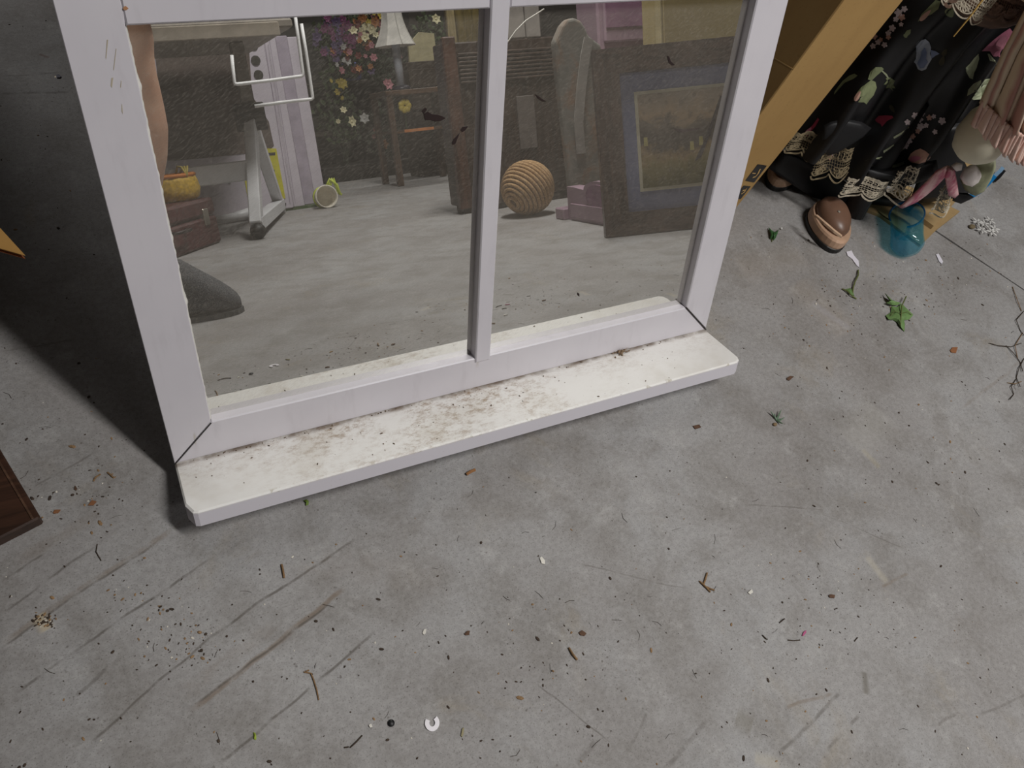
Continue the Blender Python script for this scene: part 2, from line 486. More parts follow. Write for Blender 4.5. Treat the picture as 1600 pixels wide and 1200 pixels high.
# mirror glass: silvered, filmed with dust and fine wipe marks
def mirror_mat():
    t = NT('dusty_mirror_glass')
    gl = t.n.new('ShaderNodeBsdfGlossy'); gl.inputs['Color'].default_value = (.80, .80, .775, 1); gl.inputs['Roughness'].default_value = 0.0
    df = t.n.new('ShaderNodeBsdfDiffuse'); df.inputs['Color'].default_value = rgb(200, 192, 180)
    wipe = t.noise(760, 3, .65, t.turned(math.radians(33), (.2, 1, 1)))
    cloud = t.noise(7, 5, .6); grit = t.noise(900, 2, .6)
    X, Y, Z = t.sep()
    k = t.math('ADD', .085, t.math('MULTIPLY', t.step(wipe, .44, .72), .10))
    k = t.math('ADD', k, t.math('MULTIPLY', t.step(cloud, .35, .7), .045))
    k = t.math('ADD', k, t.math('MULTIPLY', t.step(grit, .66, .80), .16))
    mx = t.n.new('ShaderNodeMixShader'); t.l.new(k, mx.inputs[0]); t.l.new(gl.outputs[0], mx.inputs[1]); t.l.new(df.outputs[0], mx.inputs[2])
    t.l.new(mx.outputs[0], t.out.inputs[0]); t.n.remove(t.b); return t.m
M_MIR = mirror_mat()
e = .004
for x0, x1 in ((ST - e, .3935 + e), (.4155 - e, .748 + e)):
    for z0, z1 in ((RAIL - e, .4898 + e), (.5125 - e, H - RAIL + e)):
        MB().box((x0, RECESS, z0), (x1, RECESS + .003, z1)).build('mirror_pane', M_MIR, mir)
MB().box((.003, .0168, .006), (W - .003, .0245, H - .006)).build('backing_board', plain('backing', (58, 44, 32), .9), mir)

# marks on the glass and the frame
def on_frame(px, py, y=0.0):
    q = pl(px, py, P0 + N_IN * y, N_IN) - P0
    v = Vector((0, math.sin(LEAN), math.cos(LEAN)))
    return q.x, q.dot(v)
M_SMUDGE = plain('dried_smudge', (38, 22, 20), .8)
def smudge(px_poly, name='smudge', y=RECESS, mat=None, th=.0006):
    pts = [on_frame(*p, y) for p in px_poly]
    MB().prism([(x, y - th, zz) for x, zz in pts], (0, th * .95, 0)).build(name, mat or M_SMUDGE, mir)
smudge([(662,178),(668,174),(674,178),(684,179),(690,181),(696,184),(690,188),(680,189),(672,187),(664,187)])
smudge([(659,173),(664,168),(667,170),(662,178)])
smudge([(719,203),(723,198),(731,197),(727,203),(722,206)])
smudge([(706,222),(709,217),(713,213),(718,208),(715,215),(711,225),(707,226)])
smudge([(1042,87),(1045,88),(1048,96),(1054,101),(1050,102),(1045,98)])
smudge([(836,147),(841,150),(846,154),(853,158),(847,158),(840,153)])
smudge([(902,457),(905,459),(905,463),(902,461)])
M_NAIL = plain('bare_wood', (176, 128, 90), .8)
smudge([(192,12),(196,9),(201,13),(197,16),(193,15)], 'nail_hole', -.0012, M_NAIL, .0004)
M_JOINT = plain('open_joint', (44, 38, 36), .9)
smudge([(272.3,725.4),(273.7,726.2),(330.6,661.2),(329.2,660.4)], 'mitre_gap', 0.0, M_JOINT, .0003)
smudge([(1102.4,515.8),(1103.8,514.6),(1072.4,479.4),(1071.0,480.6)], 'mitre_gap', 0.0, M_JOINT, .0003)
# ragged bead of old paint along the inner edge of the left stile
bead = []
for i in range(220):
    zz = RAIL + .002 + (.4898 - RAIL - .003) * i / 219
    w_ = .0014 + .0022 * max(0, noise.noise(Vector((1, zz * 40, 5)))) + .0016 * max(0, noise.noise(Vector((8, zz * 120, 2))))
    bead.append((zz, w_))
mb = MB()
rows__ = [[(ST - .001, .0012, zz), (ST + w_ * .6, .0035, zz), (ST + w_, .0075, zz), (ST + w_ * .5, RECESS - .0002, zz)] for zz, w_ in bead]
mb.grid(rows__); fix_normals(mb.build('paint_bead', plain('old_paint', (216, 214, 208), .6, .06, 120), mir, smooth=True))
M_SCUFF = plain('scuff', (170, 160, 140), .8)
for a, b_, c_, d_ in (((167,62),(169,62),(166,92),(165,90)), ((181,76),(182,76),(178,110),(177,108)), ((189,126),(190,127),(189,137),(188,136)),
                      ((190,162),(191,164),(192,178),(190,174)), ((174,122),(177,121),(175,137),(173,134)), ((86,118),(88,120),(86,121),(85,120))):
    smudge([a, b_, c_, d_], 'scuff_mark', 0.0, M_SCUFF, .0003)

def sill_pt(px, py, up=0.0):
    v = Vector((0, math.sin(LEAN), math.cos(LEAN)))
    q = pl(px, py, P0 + v * up, v) - P0
    return Vector((q.x, q.dot(N_IN), q.dot(v)))
# tuft of dirt and crumbs caught on the sill
rnd = random.Random(5)
mb = MB()
c0 = sill_pt(972, 551)
for i in range(46):
    a = rnd.uniform(0, 6.28); r = abs(rnd.gauss(0, .006))
    p = c0 + Vector((r * math.cos(a) * 1.5, r * math.sin(a) * .7, .0005 + rnd.random() * .004 * math.exp(-r * 90)))
    mb.ball(p, (rnd.uniform(.0008, .0022), rnd.uniform(.0008, .002), rnd.uniform(.0006, .0014)), 5, 4)
for i in range(26):
    a = rnd.uniform(0, 6.28); l = rnd.uniform(.005, .012); p = c0 + Vector((rnd.gauss(0, .004), rnd.gauss(0, .002), .001))
    mb.tube([p, p + Vector((math.cos(a), math.sin(a) * .5, rnd.uniform(.0, .6))) * l], .00022, 4)
o = mb.build('dirt_tuft', plain('sill_dirt', (134, 112, 88), .95, .3, 300), mir); o['kind'] = 'stuff'
mb = MB()
for i in range(150):
    t_ = rnd.random(); px = 300 + 790 * t_; seam = 722 - .253 * (px - 273)
    if rnd.random() < .6: py = seam + 2 + abs(rnd.gauss(0, 3))
    else: py = seam + rnd.uniform(5, 70)
    p = sill_pt(px, py); 
    if not (-.086 < p.y < -.001): continue
    s_ = rnd.uniform(.0003, .0011)
    mb.ball(p + Vector((0, 0, s_ * .3)), (s_ * rnd.uniform(1, 2.6), s_, s_ * .6), 5, 3, Matrix.Rotation(rnd.uniform(0, 3), 3, 'Z'))
o = mb.build('sill_crumbs', plain('crumb_brown', (96, 76, 56), .95, .4, 300), mir); o['kind'] = 'stuff'

# ------------------------------------------------------------------ carton behind, that the mirror leans on
def cardboard(name, c=(176, 138, 82)):
    t = NT(name); n1 = t.noise(4, 4); flute = t.noise(60, 3, .5, t.co((1, 1, .06)))
    a = rgb(*c); b_ = rgb(c[0]-12, c[1]-12, c[2]-10)
    col = t.mix(t.step(n1, .3, .7), a, b_)
    col = t.mix(t.math('MULTIPLY', t.step(flute, .4, .7), .14), col, rgb(c[0]-34, c[1]-34, c[2]-26))
    col = t.mix(t.math('MULTIPLY', t.step(t.noise(200, 2), .6, .75), .2), col, rgb(120, 88, 50))
    t.base(col); t.rough(.75); t.bump(flute, .06, .001); return t.m
M_CARD = cardboard('cardboard_tan')

ytop = (P0.y + .96 * math.sin(LEAN)) + .03
cb = empty('storage_carton', (.47, ytop + .12, 0), 'plain brown carton standing hidden behind the leaning mirror', 'box')
MB().bbox((-.115, -.1, 0), (.115, .10, .90), .003).build('carton_body', M_CARD, cb)
MB().box((-.115, -.1, .9005), (.115, -.002, .903)).build('carton_flap', M_CARD, cb)
MB().box((-.115, .002, .9005), (.115, .10, .903)).build('carton_flap', M_CARD, cb)

# ------------------------------------------------------------------ things that reach in from the left
def wood_mat(name, c, axis=0):
    t = NT(name); s_ = [6, 60, 60]; s_ = tuple(s_ if axis == 0 else [60, 6, 60] if axis == 1 else [60, 60, 6])
    gr = t.noise(1, 6, .65, t.co(s_), .6); big = t.noise(8, 3)
    col = t.mix(t.step(gr, .3, .7), rgb(*[x * .62 for x in c]), rgb(*c))
    col = t.mix(t.math('MULTIPLY', t.step(big, .5, .7), .4), col, rgb(*[min(255, x * 1.25) for x in c]))
    t.base(col); t.rough(.4); t.bump(gr, .1, .001); return t.m
c0 = fl(63, 808, .018); d1 = (fl(0, 702, .018) - c0).normalized(); d2 = (fl(0, 846, .018) - c0).normalized()
d2 = (d2 - d1 * d2.dot(d1)).normalized()
board = empty('wooden_plank', Vector((c0.x, c0.y, 0)), 'dark stained wooden plank corner lying on floor left of mirror', 'plank')
Mx = Matrix(((d1.x, d2.x, 0), (d1.y, d2.y, 0), (0, 0, 1)))
fix_normals(MB().bbox((0, 0, 0), (.16, .20, .018), .002, Mx).build('plank_body', wood_mat('dark_walnut', (72, 48, 36)), board))
fix_normals(MB().bbox((.002, .006, .018), (.155, .0085, .0195), .0004, Mx).build('edge_bead', wood_mat('walnut_edge', (98, 72, 56)), board))

# low dark chest just out of frame, with a flattened carton on top that pokes into view
zc = .30
ch = empty('low_chest', (-.51, .20, 0), 'low dark chest standing left of the mirror beyond the frame', 'chest')
MB().bbox((-.24, -.02, .03), (.24, .125, zc - .008), .004).build('chest_body', wood_mat('chest_wood', (52, 34, 26), 1), ch)
MB().bbox((-.25, -.03, zc - .008), (.25, .13, zc), .003).build('chest_lid', wood_mat('chest_wood_lid', (60, 40, 30), 1), ch)
for sx in (-.2, .2):
    for sy in (.0, .10): MB().box((sx-.02, sy-.02, 0), (sx+.02, sy+.02, .03)).build('foot', plain('chest_foot', (40, 28, 22)), ch)
a = fl(40, 400, zc + .006); b_ = fl(-2, 354, zc + .006); c_ = fl(-2, 388, zc + .006)
d1 = (b_ - a).normalized(); d2 = (c_ - a).normalized()
def quad(z0, z1, k=0.0):
    P = [a - d1 * k - d2 * k, a + d1 * .22, a + d1 * .22 + d2 * .30, a + d2 * .30]
    return MB().prism([(p.x, p.y, z0) for p in P], (0, 0, z1 - z0))
cs = empty('cardboard_sheet', Vector((a.x, a.y, zc)), 'torn tan cardboard corner poking in at left edge above the black shadow', 'cardboard')
for nm, z0, z1, k in (('liner', zc + .0055, zc + .0065, .0), ('fluting', zc + .0020, zc + .0034, -.004), ('liner', zc + .0003, zc + .0012, -.001)):
    fix_normals(quad(z0, z1, k).build(nm, cardboard('torn_card', (166, 126, 66)) if nm == 'liner' and z0 > zc + .004 else cardboard('torn_card_dark', (150, 84, 44)), cs, local=cs.location))

cabt = empty('blocker_cabinet', (-.50, .69, 0), 'tall dark cabinet added out of view at left to keep the shadow dark', 'cabinet')  # unseen blocker, added to keep the floor shadow beside the mirror dark
MB().bbox((-.27, -.35, .04), (.27, .35, .84), .004).build('cabinet_body', wood_mat('cabinet_wood', (56, 38, 28), 2), cabt)
MB().bbox((-.28, -.355, .84), (.28, .355, .865), .004).build('cabinet_top', wood_mat('cabinet_wood_top', (62, 42, 30), 1), cabt)
MB().bbox((-.25, -.34, 0), (.25, .34, .04), .002).build('plinth', plain('plinth_dark', (36, 26, 20)), cabt)
for y0, y1 in ((-.33, -.01), (.01, .33)):
    d_ = MB().bbox((.27, y0, .07), (.282, y1, .81), .003).build('cabinet_door', wood_mat('cabinet_door_wood', (60, 40, 30), 2), cabt)
    MB().ball((.295, -.03 if y0 < -.1 else .03, .45), .012, 10, 8).build('knob', plain('dull_brass', (120, 96, 56), .4, metal=.6), d_)

# ------------------------------------------------------------------ the hall around
M_WALL = plain('hall_wall', (82, 77, 72), .85, .1, 3)
for nm, lo, hi in (('wall_back', (-4.2, -7.2, 0), (7.2, -7.0, 3.4)), ('wall_front', (-4.2, 4.4, 0), (7.2, 4.6, 3.4)),
                   ('wall_left', (-4.4, -7.2, 0), (-4.2, 4.6, 3.4)), ('wall_right', (7.2, -7.2, 0), (7.4, 4.6, 3.4))):
    tag(MB().box(lo, hi).build(nm, M_WALL), kind='structure')
tag(MB().box((-4.4, -7.2, 3.4), (7.4, 4.6, 3.5)).build('ceiling', plain('hall_ceiling', (54, 52, 50), .9, .1, 3)), kind='structure')

# ------------------------------------------------------------------ tall carton right of the mirror
BU = Vector((.05, -.104, .993)).normalized()           # it leans a touch towards the mirror
BA = Vector((.9962, .0872, 0)); BA = (BA - BU * BA.dot(BU)).normalized(); BB = BU.cross(BA).normalized()
def proj(P):
    c = CAM_R.transposed() @ (Vector(P) - CAM_LOC)
    return 800 + FPX * c.x / c.z, 600 + FPX * c.y / c.z
B2 = fl(1151, 324)
BW = .140
B1 = B2 - BA * BW
box = empty('shipping_carton', B1, 'tall tan cardboard carton with black arrow tape right behind mirror', 'box')
Mb = Matrix((BA, BB, BU)).transposed()
BD, BH, th = .42, .98, .004
M_CARD2 = cardboard('cardboard_warm', (184, 148, 92))
def bpanel(name, lo, hi): return fix_normals(MB().bbox(lo, hi, .001, Mb).build(name, M_CARD2, box))
# the walls are separate panels so that the corner shows its fold
bpanel('side_panel', (0.0006, 0, 0), (BW, th, BH))
fp = bpanel('front_panel', (0, 0.0006, 0), (th, BD, BH))
bpanel('side_panel', (0.0006, BD - th, 0), (BW, BD, BH))
bpanel('back_panel', (BW - th, th, 0), (BW, BD - th, BH))
bpanel('top_flap', (th, th, BH - .006), (BW - th, BD - th, BH - .002))
bpanel('bottom_flap', (th, th, .002), (BW - th, BD - th, .006))
# pale score line across the shaded panel
nrm = -BA
def face_pts(px, q, nn, off): return [pl(x, y, q + nn * off, nn) - B1 for x, y in px]
pa, pb = face_pts([(1205, 88), (1240, 109)], B1, -BA, .0006)
MB().strip([pa, pb], .0016, -BA, .0004).build('score_line', plain('score', (206, 170, 112), .8), fp)
# printed tape on the lit side
M_TAPE = plain('black_tape', (26, 24, 24), .35); M_ARROW = plain('tape_arrow', (204, 168, 110), .6)
tp = None
for poly in ([(1184,256.5),(1198,258.8),(1178.3,285),(1164.5,282)], [(1162,290),(1172.8,291.2),(1157,311),(1146,309)], [(1206,226.5),(1207,227),(1206.5,227.6),(1205.5,227.2)][:0]):
    if poly:
        o = MB().prism(face_pts(poly, B1, -BB, .0003), -BB * .0004).build('tape_mark', M_TAPE, box); fix_normals(o)
        tp = tp or o
for line, w in (([(1176,277.5),(1180.5,276),(1184.5,271),(1187.5,264.5)], .0032), ([(1175.5,270.5),(1180.5,271)], .0015),
                ([(1160,298),(1164,297),(1166,294.5),(1163,300),(1158.5,303)], .003)):
    MB().strip(face_pts(line, B1, -BB, .0009), w, -BB, .0003).build('arrow_mark', M_ARROW, tp)

# ------------------------------------------------------------------ doll in the black flowered dress
SQ = fl(1350, 312, .055)                                   # a point of the hem
DU = Vector((.10, -.02, .99)).normalized()                 # the doll leans a little to the right
hx = (fl(1545, 285, .055) - fl(1235, 240, .055)); hx = (hx - DU * hx.dot(DU)).normalized()
SN = DU.cross(hx).normalized()
if SN.dot(CAM_LOC - SQ) < 0: SN = -SN
base = SQ - DU * (SQ.z / DU.z) - SN * .08
doll = empty('dress_doll', Vector((base.x, base.y, 0)), 'standing doll in black flowered dress with cream lace hem beside tall carton', 'doll')
DL = doll.location.copy()

def fabric(name, c, rough=.55, sheen=.0, weave=700):
    t = NT(name); w = t.noise(weave, 2, .5); n1 = t.noise(30, 4)
    col = t.mix(t.step(n1, .3, .7), rgb(*c), rgb(*[x * .8 for x in c]))
    t.base(col); t.rough(rough); t.bump(w, .1, .0006)
    t.b.inputs['Sheen Weight'].default_value = sheen
    return t.m
M_BLACK = fabric('black_cotton', (24, 23, 25), .5)

def skirt_sheet(left, right, bottom_extra, rows, cols, fold, off=0.0, q=SQ, nn=SN):
    """front of a skirt: left and right borders are polylines seen from top to hem"""
    def along(poly, t):
        seg = t * (len(poly) - 1); i = min(int(seg), len(poly) - 2); f = seg - i
        return (poly[i][0] * (1-f) + poly[i+1][0] * f, poly[i][1] * (1-f) + poly[i+1][1] * f)
    out = []
    for r in range(rows + 1):
        v = r / rows; a, b_ = along(left, v), along(right, v); line = []
        for c in range(cols + 1):
            u = c / cols
            px = a[0] * (1-u) + b_[0] * u; py = a[1] * (1-u) + b_[1] * u
            py += bottom_extra(u) * v
            line.append(pl(px, py, q + nn * off, nn) + nn * fold(u, v))
        out.append(line)
    return out
def fold1(u, v):
    f = math.sin(2 * math.pi * (3.6 * u + .35 + .25 * v)) * (.010 + .016 * v)
    f += math.sin(2 * math.pi * (8.3 * u + .1 - .5 * v)) * (.002 + .005 * v)
    f += noise.noise(Vector((u * 5, v * 3, 2))) * .010
    return f - .10 * (2*u - 1) ** 4 * .5
rows_ = skirt_sheet([(1442,-60),(1352,50),(1276,148),(1212,228)], [(1780,-60),(1630,70),(1552,176),(1486,262)],
                    lambda u: 34 * math.sin(math.pi * u) + 12 * math.sin(u * 22), 48, 72, fold1)
mb = MB(); mb.grid(rows_)
# back of the skirt: closes the cone behind
back = []
for i, r in enumerate(rows_):
    n_ = len(r); b_ = []
    a, c_ = r[0], r[-1]
    for j in range(n_):
        u = j / (n_ - 1)
        b_.append(a.lerp(c_, u) - SN * (.17 + .03 * math.sin(u * 30)) * math.sin(math.pi * u) ** .7)
    back.append(b_[::-1])
mb.grid(back)
skirt = mb.build('skirt', M_BLACK, doll, smooth=True, local=DL)
fix_normals(skirt)
front_mb = MB(); front_mb.grid(rows_)
BVH = BVHTree.FromPolygons([Vector(v) for v in front_mb.v], front_mb.f)

def on_cloth(px, py, lift=.0012):
    v = pray(px, py)
    h, nn, i, d = BVH.ray_cast(CAM_LOC, v)
    if h is None: h = pl(px, py, SQ, SN)
    return h - v * lift
def patch(poly, lift=.0012, rings=3):
    """a printed figure following the cloth"""
    cx = sum(p[0] for p in poly) / len(poly); cy = sum(p[1] for p in poly) / len(poly)
    n_ = len(poly); vs = [on_cloth(cx, cy, lift)]; fs = []
    for r in range(1, rings + 1):
        k = r / rings
        vs += [on_cloth(cx + (x - cx) * k, cy + (y - cy) * k, lift) for x, y in poly]
    for i in range(n_):
        fs.append((0, 1 + i, 1 + (i+1) % n_))
        for r in range(rings - 1):
            a, b_ = 1 + r*n_, 1 + (r+1)*n_
            fs.append((a+i, b_+i, b_+(i+1) % n_, a+(i+1) % n_))
    return vs, fs
def z5(pts, ox, oy, k): return [(ox + x / k, oy + y / k) for x, y in pts]
PRINT = {}
def pmat(name, c): return fabric('print_' + name, c, .6)
M_LEAF = pmat('leaf', (140, 148, 108)); M_LEAF2 = pmat('leaf_grey', (172, 178, 146)); M_PINK = pmat('pink', (224, 138, 164)); M_ROSE = pmat('rose', (176, 58, 84))
M_WHITE = pmat('blossom', (236, 218, 220)); M_BLUE = pmat('blue', (140, 154, 190)); M_PALEB = pmat('pale_blue', (194, 202, 216)); M_PEACH = pmat('peach', (218, 172, 154)); M_DARKF = pmat('dim_leaf', (70, 66, 48))
def pr(name, poly, mat, lift=.0012):
    mb = MB(); mb.add(*patch(poly, lift)); return mb.build(name, mat, skirt, local=DL)
def leafpoly(cx, cy, l, w, ang, lobes=0):
    pts = []; a = math.radians(ang); ca, sa = math.cos(a), math.sin(a)
    for k in range(16):
        t_ = k / 16 * 2 * math.pi
        x = math.cos(t_) * l / 2; y = math.sin(t_) * w / 2 * (1 - .35 * math.cos(t_))
        if lobes: y *= 1 + .25 * math.cos(lobes * t_)
        pts.append((cx + x * ca - y * sa, cy + x * sa + y * ca))
    return pts
def blossom(cx, cy, r, ph=0, n=5):
    return [(cx + math.cos(k / (n*4) * 2*math.pi + ph) * r * (.62 + .38 * abs(math.cos(k / (n*4) * math.pi * n))),
             cy + math.sin(k / (n*4) * 2*math.pi + ph) * r * (.62 + .38 * abs(math.cos(k / (n*4) * math.pi * n)))) for k in range(n * 4)]
# trumpet flower, blue
pr('printed_flower', [(1431,70),(1436,64),(1446,61),(1452,66),(1455,75),(1453,84),(1456,92),(1451,100),(1447,108),(1440,111),(1434,108),(1431,100),(1428,97),(1431,92),(1432,82)], M_PALEB)
pr('printed_flower', [(1440,80),(1445,74),(1448,82),(1447,92),(1450,97),(1444,106),(1437,107),(1433,99),(1438,90)], M_BLUE, .002)
pr('printed_leaf', [(1454,78),(1462,80),(1468,84),(1462,87),(1455,92)], M_BLUE)
pr('printed_leaf', leafpoly(1476, 82, 12, 7, -60), M_DARKF); pr('printed_leaf', leafpoly(1472, 95, 16, 8, -70), M_DARKF)
pr('printed_leaf', [(1509,106),(1516,99),(1522,91),(1529,84),(1530,92),(1526,106),(1522,114),(1520,124),(1515,122),(1510,113)], M_LEAF2)
pr('printed_leaf', [(1511,150),(1513,140),(1521,131),(1533,125),(1545,123),(1560,120),(1552,134),(1543,148),(1534,155),(1521,156)], M_LEAF2)
pr('printed_flower', [(1534,80),(1542,72),(1553,62),(1566,52),(1578,44),(1584,52),(1584,64),(1580,76),(1574,88),(1562,89),(1552,88),(1547,80),(1543,80)], M_PINK)
pr('printed_petal', [(1590,30),(1600,22),(1612,30),(1612,60),(1600,66),(1592,76),(1594,62),(1588,48)], M_PINK)
pr('printed_petal', leafpoly(1566, 66, 26, 14, -60), pmat('pink_light', (212, 140, 158)), .002)
pr('printed_stem', [(1543,84),(1546,84),(1550,93),(1560,99),(1572,104),(1570,106),(1557,102),(1547,95)], M_LEAF2)
# vine leaves by the carton
pr('printed_leaf', [(1304,143),(1309,136),(1316,127),(1327,118),(1335,115),(1340,118),(1334,123),(1324,125),(1316,131),(1308,139),(1303,148)], M_LEAF)
pr('printed_leaf', [(1334,157),(1338,146),(1346,136),(1352,132),(1361,125),(1368,128),(1370,137),(1365,149),(1358,157),(1354,163),(1350,160),(1342,160)], M_LEAF)
pr('printed_leaf', [(1356,124),(1360,112),(1368,105),(1378,105),(1381,108),(1376,113),(1369,119),(1362,126)], M_LEAF)
pr('printed_leaf', [(1381,132),(1386,126),(1384,122),(1391,121),(1398,126),(1396,132),(1399,138),(1394,138),(1396,143),(1390,137),(1385,138)], M_LEAF)
pr('printed_stem', [(1376,110),(1379,110),(1386,116),(1389,122),(1387,123),(1383,117)], M_LEAF2)
pr('printed_petal', leafpoly(1340, 150, 18, 7, -62), M_PEACH, .002)
pr('printed_leaf', [(1434,34),(1440,22),(1452,10),(1462,0),(1470,2),(1466,14),(1456,22),(1444,28)], M_LEAF)
pr('printed_petal', leafpoly(1446, 24, 24, 7, -45), M_PEACH, .002)
pr('printed_leaf', leafpoly(1418, 52, 16, 7, -50, 5), M_LEAF); pr('printed_leaf', leafpoly(1484, 20, 16, 14, 60), M_LEAF)
# rosy buds
pr('printed_bud', [(1367,187),(1373,181),(1384,180),(1394,181),(1396,184),(1386,189),(1378,198),(1376,194),(1369,190)], M_ROSE)
pr('printed_bud', [(1258,210),(1262,203),(1270,195),(1278,184),(1280,187),(1274,198),(1267,205),(1260,214)], M_ROSE); pr('printed_petal', leafpoly(1263, 205, 15, 6, -52), M_PINK, .002)
pr('printed_leaf', leafpoly(1394, 170, 14, 6, 60), M_DARKF)
pr('printed_petal', [(1327,207),(1334,201),(1344,203),(1354,203),(1350,208),(1338,209),(1330,211)], M_PALEB)
# clusters of small white blossom
for i, (x, y, r) in enumerate(((1366,57,5.5),(1372,66,5),(1364,72,5),(1382,70,5),(1388,58,4.5),(1394,44,6),(1388,52,5),(1404,20,7),(1409,27,6),(1413,14,5.5),(1400,30,5),(1408,38,4),
        (1376,62,4),(1430,181,6),(1437,186,6),(1441,178,4.5),(1452,184,5),(1459,182,4),(1472,189,6.5),(1438,198,6.5),(1434,205,4.5),(1447,196,4.5),(1461,206,4.5),(1420,220,6),(1426,213,5),(1415,228,5.5),(1418,191,5),
        (1293,241,5),(1297,246,5),(1301,240,4))):
    pr('printed_blossom', blossom(x, y, r, i), M_WHITE if i % 4 else M_PEACH, .0018)
# grass-like pale strokes low on the skirt
for pts in ([(1351,251),(1372,248),(1396,240),(1413,228),(1416,231),(1398,244),(1374,252)], [(1352,258),(1372,263),(1392,262),(1412,252),(1413,256),(1393,266),(1370,266)],
            [(1380,236),(1396,226),(1412,218),(1413,221),(1397,230),(1381,239)], [(1396,214),(1408,207),(1420,198),(1421,201),(1409,210),(1397,217)]):
    pr('printed_stem', pts, M_LEAF2)
pr('printed_flower', [(1418,249),(1423,240),(1430,235),(1438,232),(1446,236),(1452,241),(1455,247),(1446,253),(1436,256),(1424,254)], M_PEACH)
pr('printed_petal', leafpoly(1430, 248, 18, 9, -10), M_PINK, .002)

# folds of the overskirt that hang loose in front of the hem
def lump(name, outline, depth, mat, parent=doll, lift=.012):
    """soft hanging gather of cloth: an outline swelling towards the front"""
    cx = sum(p[0] for p in outline) / len(outline); cy = sum(p[1] for p in outline) / len(outline)
    n_ = len(outline); R_ = 6; vs = []; fs = []
    top = pl(cx, cy, SQ + SN * lift, SN)
    for r in range(R_ + 1):
        k = r / R_
        for i, (x, y) in enumerate(outline):
            p = pl(cx + (x - cx) * k, cy + (y - cy) * k, SQ + SN * lift, SN)
            bulge = math.sqrt(max(0, 1 - k * k)) * depth + math.sin(i * 1.9 + k * 2) * depth * .10 * k
            vs.append(p + SN * bulge)
    for r in range(R_):
        for i in range(n_):
            fs.append((r*n_+i, r*n_+(i+1) % n_, (r+1)*n_+(i+1) % n_, (r+1)*n_+i))
    fs.append(tuple(R_*n_+i for i in range(n_)))
    o = MB().add(vs, fs).build(name, mat, parent, smooth=True, local=DL if parent is doll else parent.location); return fix_normals(o)
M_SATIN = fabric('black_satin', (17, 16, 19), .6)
lump('skirt_gather', [(1286,196),(1300,190),(1322,186),(1346,190),(1362,200),(1350,214),(1330,226),(1306,240),(1294,244),(1286,236),(1284,214)], .008, M_SATIN)
lump('skirt_gather', [(1348,262),(1370,266),(1398,262),(1424,256),(1450,252),(1464,250),(1466,268),(1450,280),(1424,290),(1400,292),(1372,288),(1352,276)], .010, M_SATIN)

# lace hem: rows of scallops with rings, petals and bars
def lace_mat(name, c):
    t = NT(name); n1 = t.noise(240, 3); t.base(t.mix(t.step(n1, .3, .7), rgb(*c), rgb(*[x * .78 for x in c]))); t.rough(.8); t.bump(n1, .3, .0006); return t.m
M_LACE = lace_mat('cream_lace', (214, 202, 180)); M_LACE2 = lace_mat('tea_lace', (150, 134, 104)); M_LACE3 = lace_mat('brown_lace', (122, 94, 78))
def lace(name, quad, n_sc, mat, parent=doll, lift=.016, w=.0030, q=SQ, bend=.006, nn=SN):
    """quad: px corners top-left, top-right, bottom-right, bottom-left; scallops along the bottom"""
    A, B_, C_, D_ = quad
    def P(s, r):
        px = (A[0]*(1-s) + B_[0]*s) * (1-r) + (D_[0]*(1-s) + C_[0]*s) * r
        py = (A[1]*(1-s) + B_[1]*s) * (1-r) + (D_[1]*(1-s) + C_[1]*s) * r
        return pl(px, py, q + nn * lift, nn) + nn * (math.sin(s * 9 + r * 2) * bend)
    mb = MB()
    def curve(f, n_=16, ww=w): mb.strip([P(*f(k / n_)) for k in range(n_ + 1)], ww, nn)
    for i in range(n_sc):
        s0, ds = i / n_sc, 1 / n_sc; cs, h = s0 + ds/2, .80
        sc1 = lambda t_, dd=0: (s0 + ds * t_, .78 - dd + (.22 - dd*.2) * math.sin(math.pi * t_) ** .6)
        curve(lambda t_: sc1(t_)); curve(lambda t_: sc1(t_, .13), 14, w * .8)
        curve(lambda t_: (cs + math.cos(2*math.pi*t_) * .09 * ds, .60 + math.sin(2*math.pi*t_) * .06), 10, w * .8)
        for a in range(7):
            an = math.pi * (a / 6) + math.pi * 0
            ex, ey = math.cos(an), math.sin(an)
            curve(lambda t_: (cs + ds * (ex * (.22 + .12 * math.cos(2*math.pi*t_)) - ey * .055 * math.sin(2*math.pi*t_) * 1.2),
                              .60 + (ey * (.15 + .08 * math.cos(2*math.pi*t_)) + ex * .045 * math.sin(2*math.pi*t_))), 8, w * .75)
        for a in range(5):
            x = s0 + ds * (.08 + .21 * a)
            curve(lambda t_: (x + ds * .03 * math.sin(t_ * 6), .12 + .20 * t_), 4, w * .7)
    for r in (.03, .10, .34):
        curve(lambda t_: (t_, r + .02 * math.sin(t_ * 40)), 20, w)
    # net ground
    for i in range(int(n_sc * 9)):
        s_ = (i + .5) / (n_sc * 9)
        curve(lambda t_: (s_, .03 + .7 * t_), 3, .00045)
    for i in range(9): curve(lambda t_: (t_, .05 + .082 * i), 12, .00045)
    return mb.build(name, mat, parent, local=DL if parent is doll else parent.location)
lace('lace_trim', [(1240,204),(1292,212),(1278,254),(1220,238)], 2, M_LACE2, lift=-.004)
lace('lace_trim', [(1276,236),(1334,228),(1324,284),(1262,282)], 2, M_LACE2, lift=.004)
lace('lace_trim', [(1326,276),(1388,282),(1382,312),(1304,308)], 2, M_LACE, lift=.020)
lace('lace_trim', [(1404,266),(1438,258),(1420,326),(1374,306)], 1, M_LACE, lift=.026)
lace('lace_trim', [(1470,292),(1488,290),(1484,336),(1446,338)], 1, M_LACE, lift=.026)
lace('lace_overlay', [(1500,-50),(1610,-10),(1588,40),(1468,6)], 4, M_LACE3, lift=.045, w=.0042)
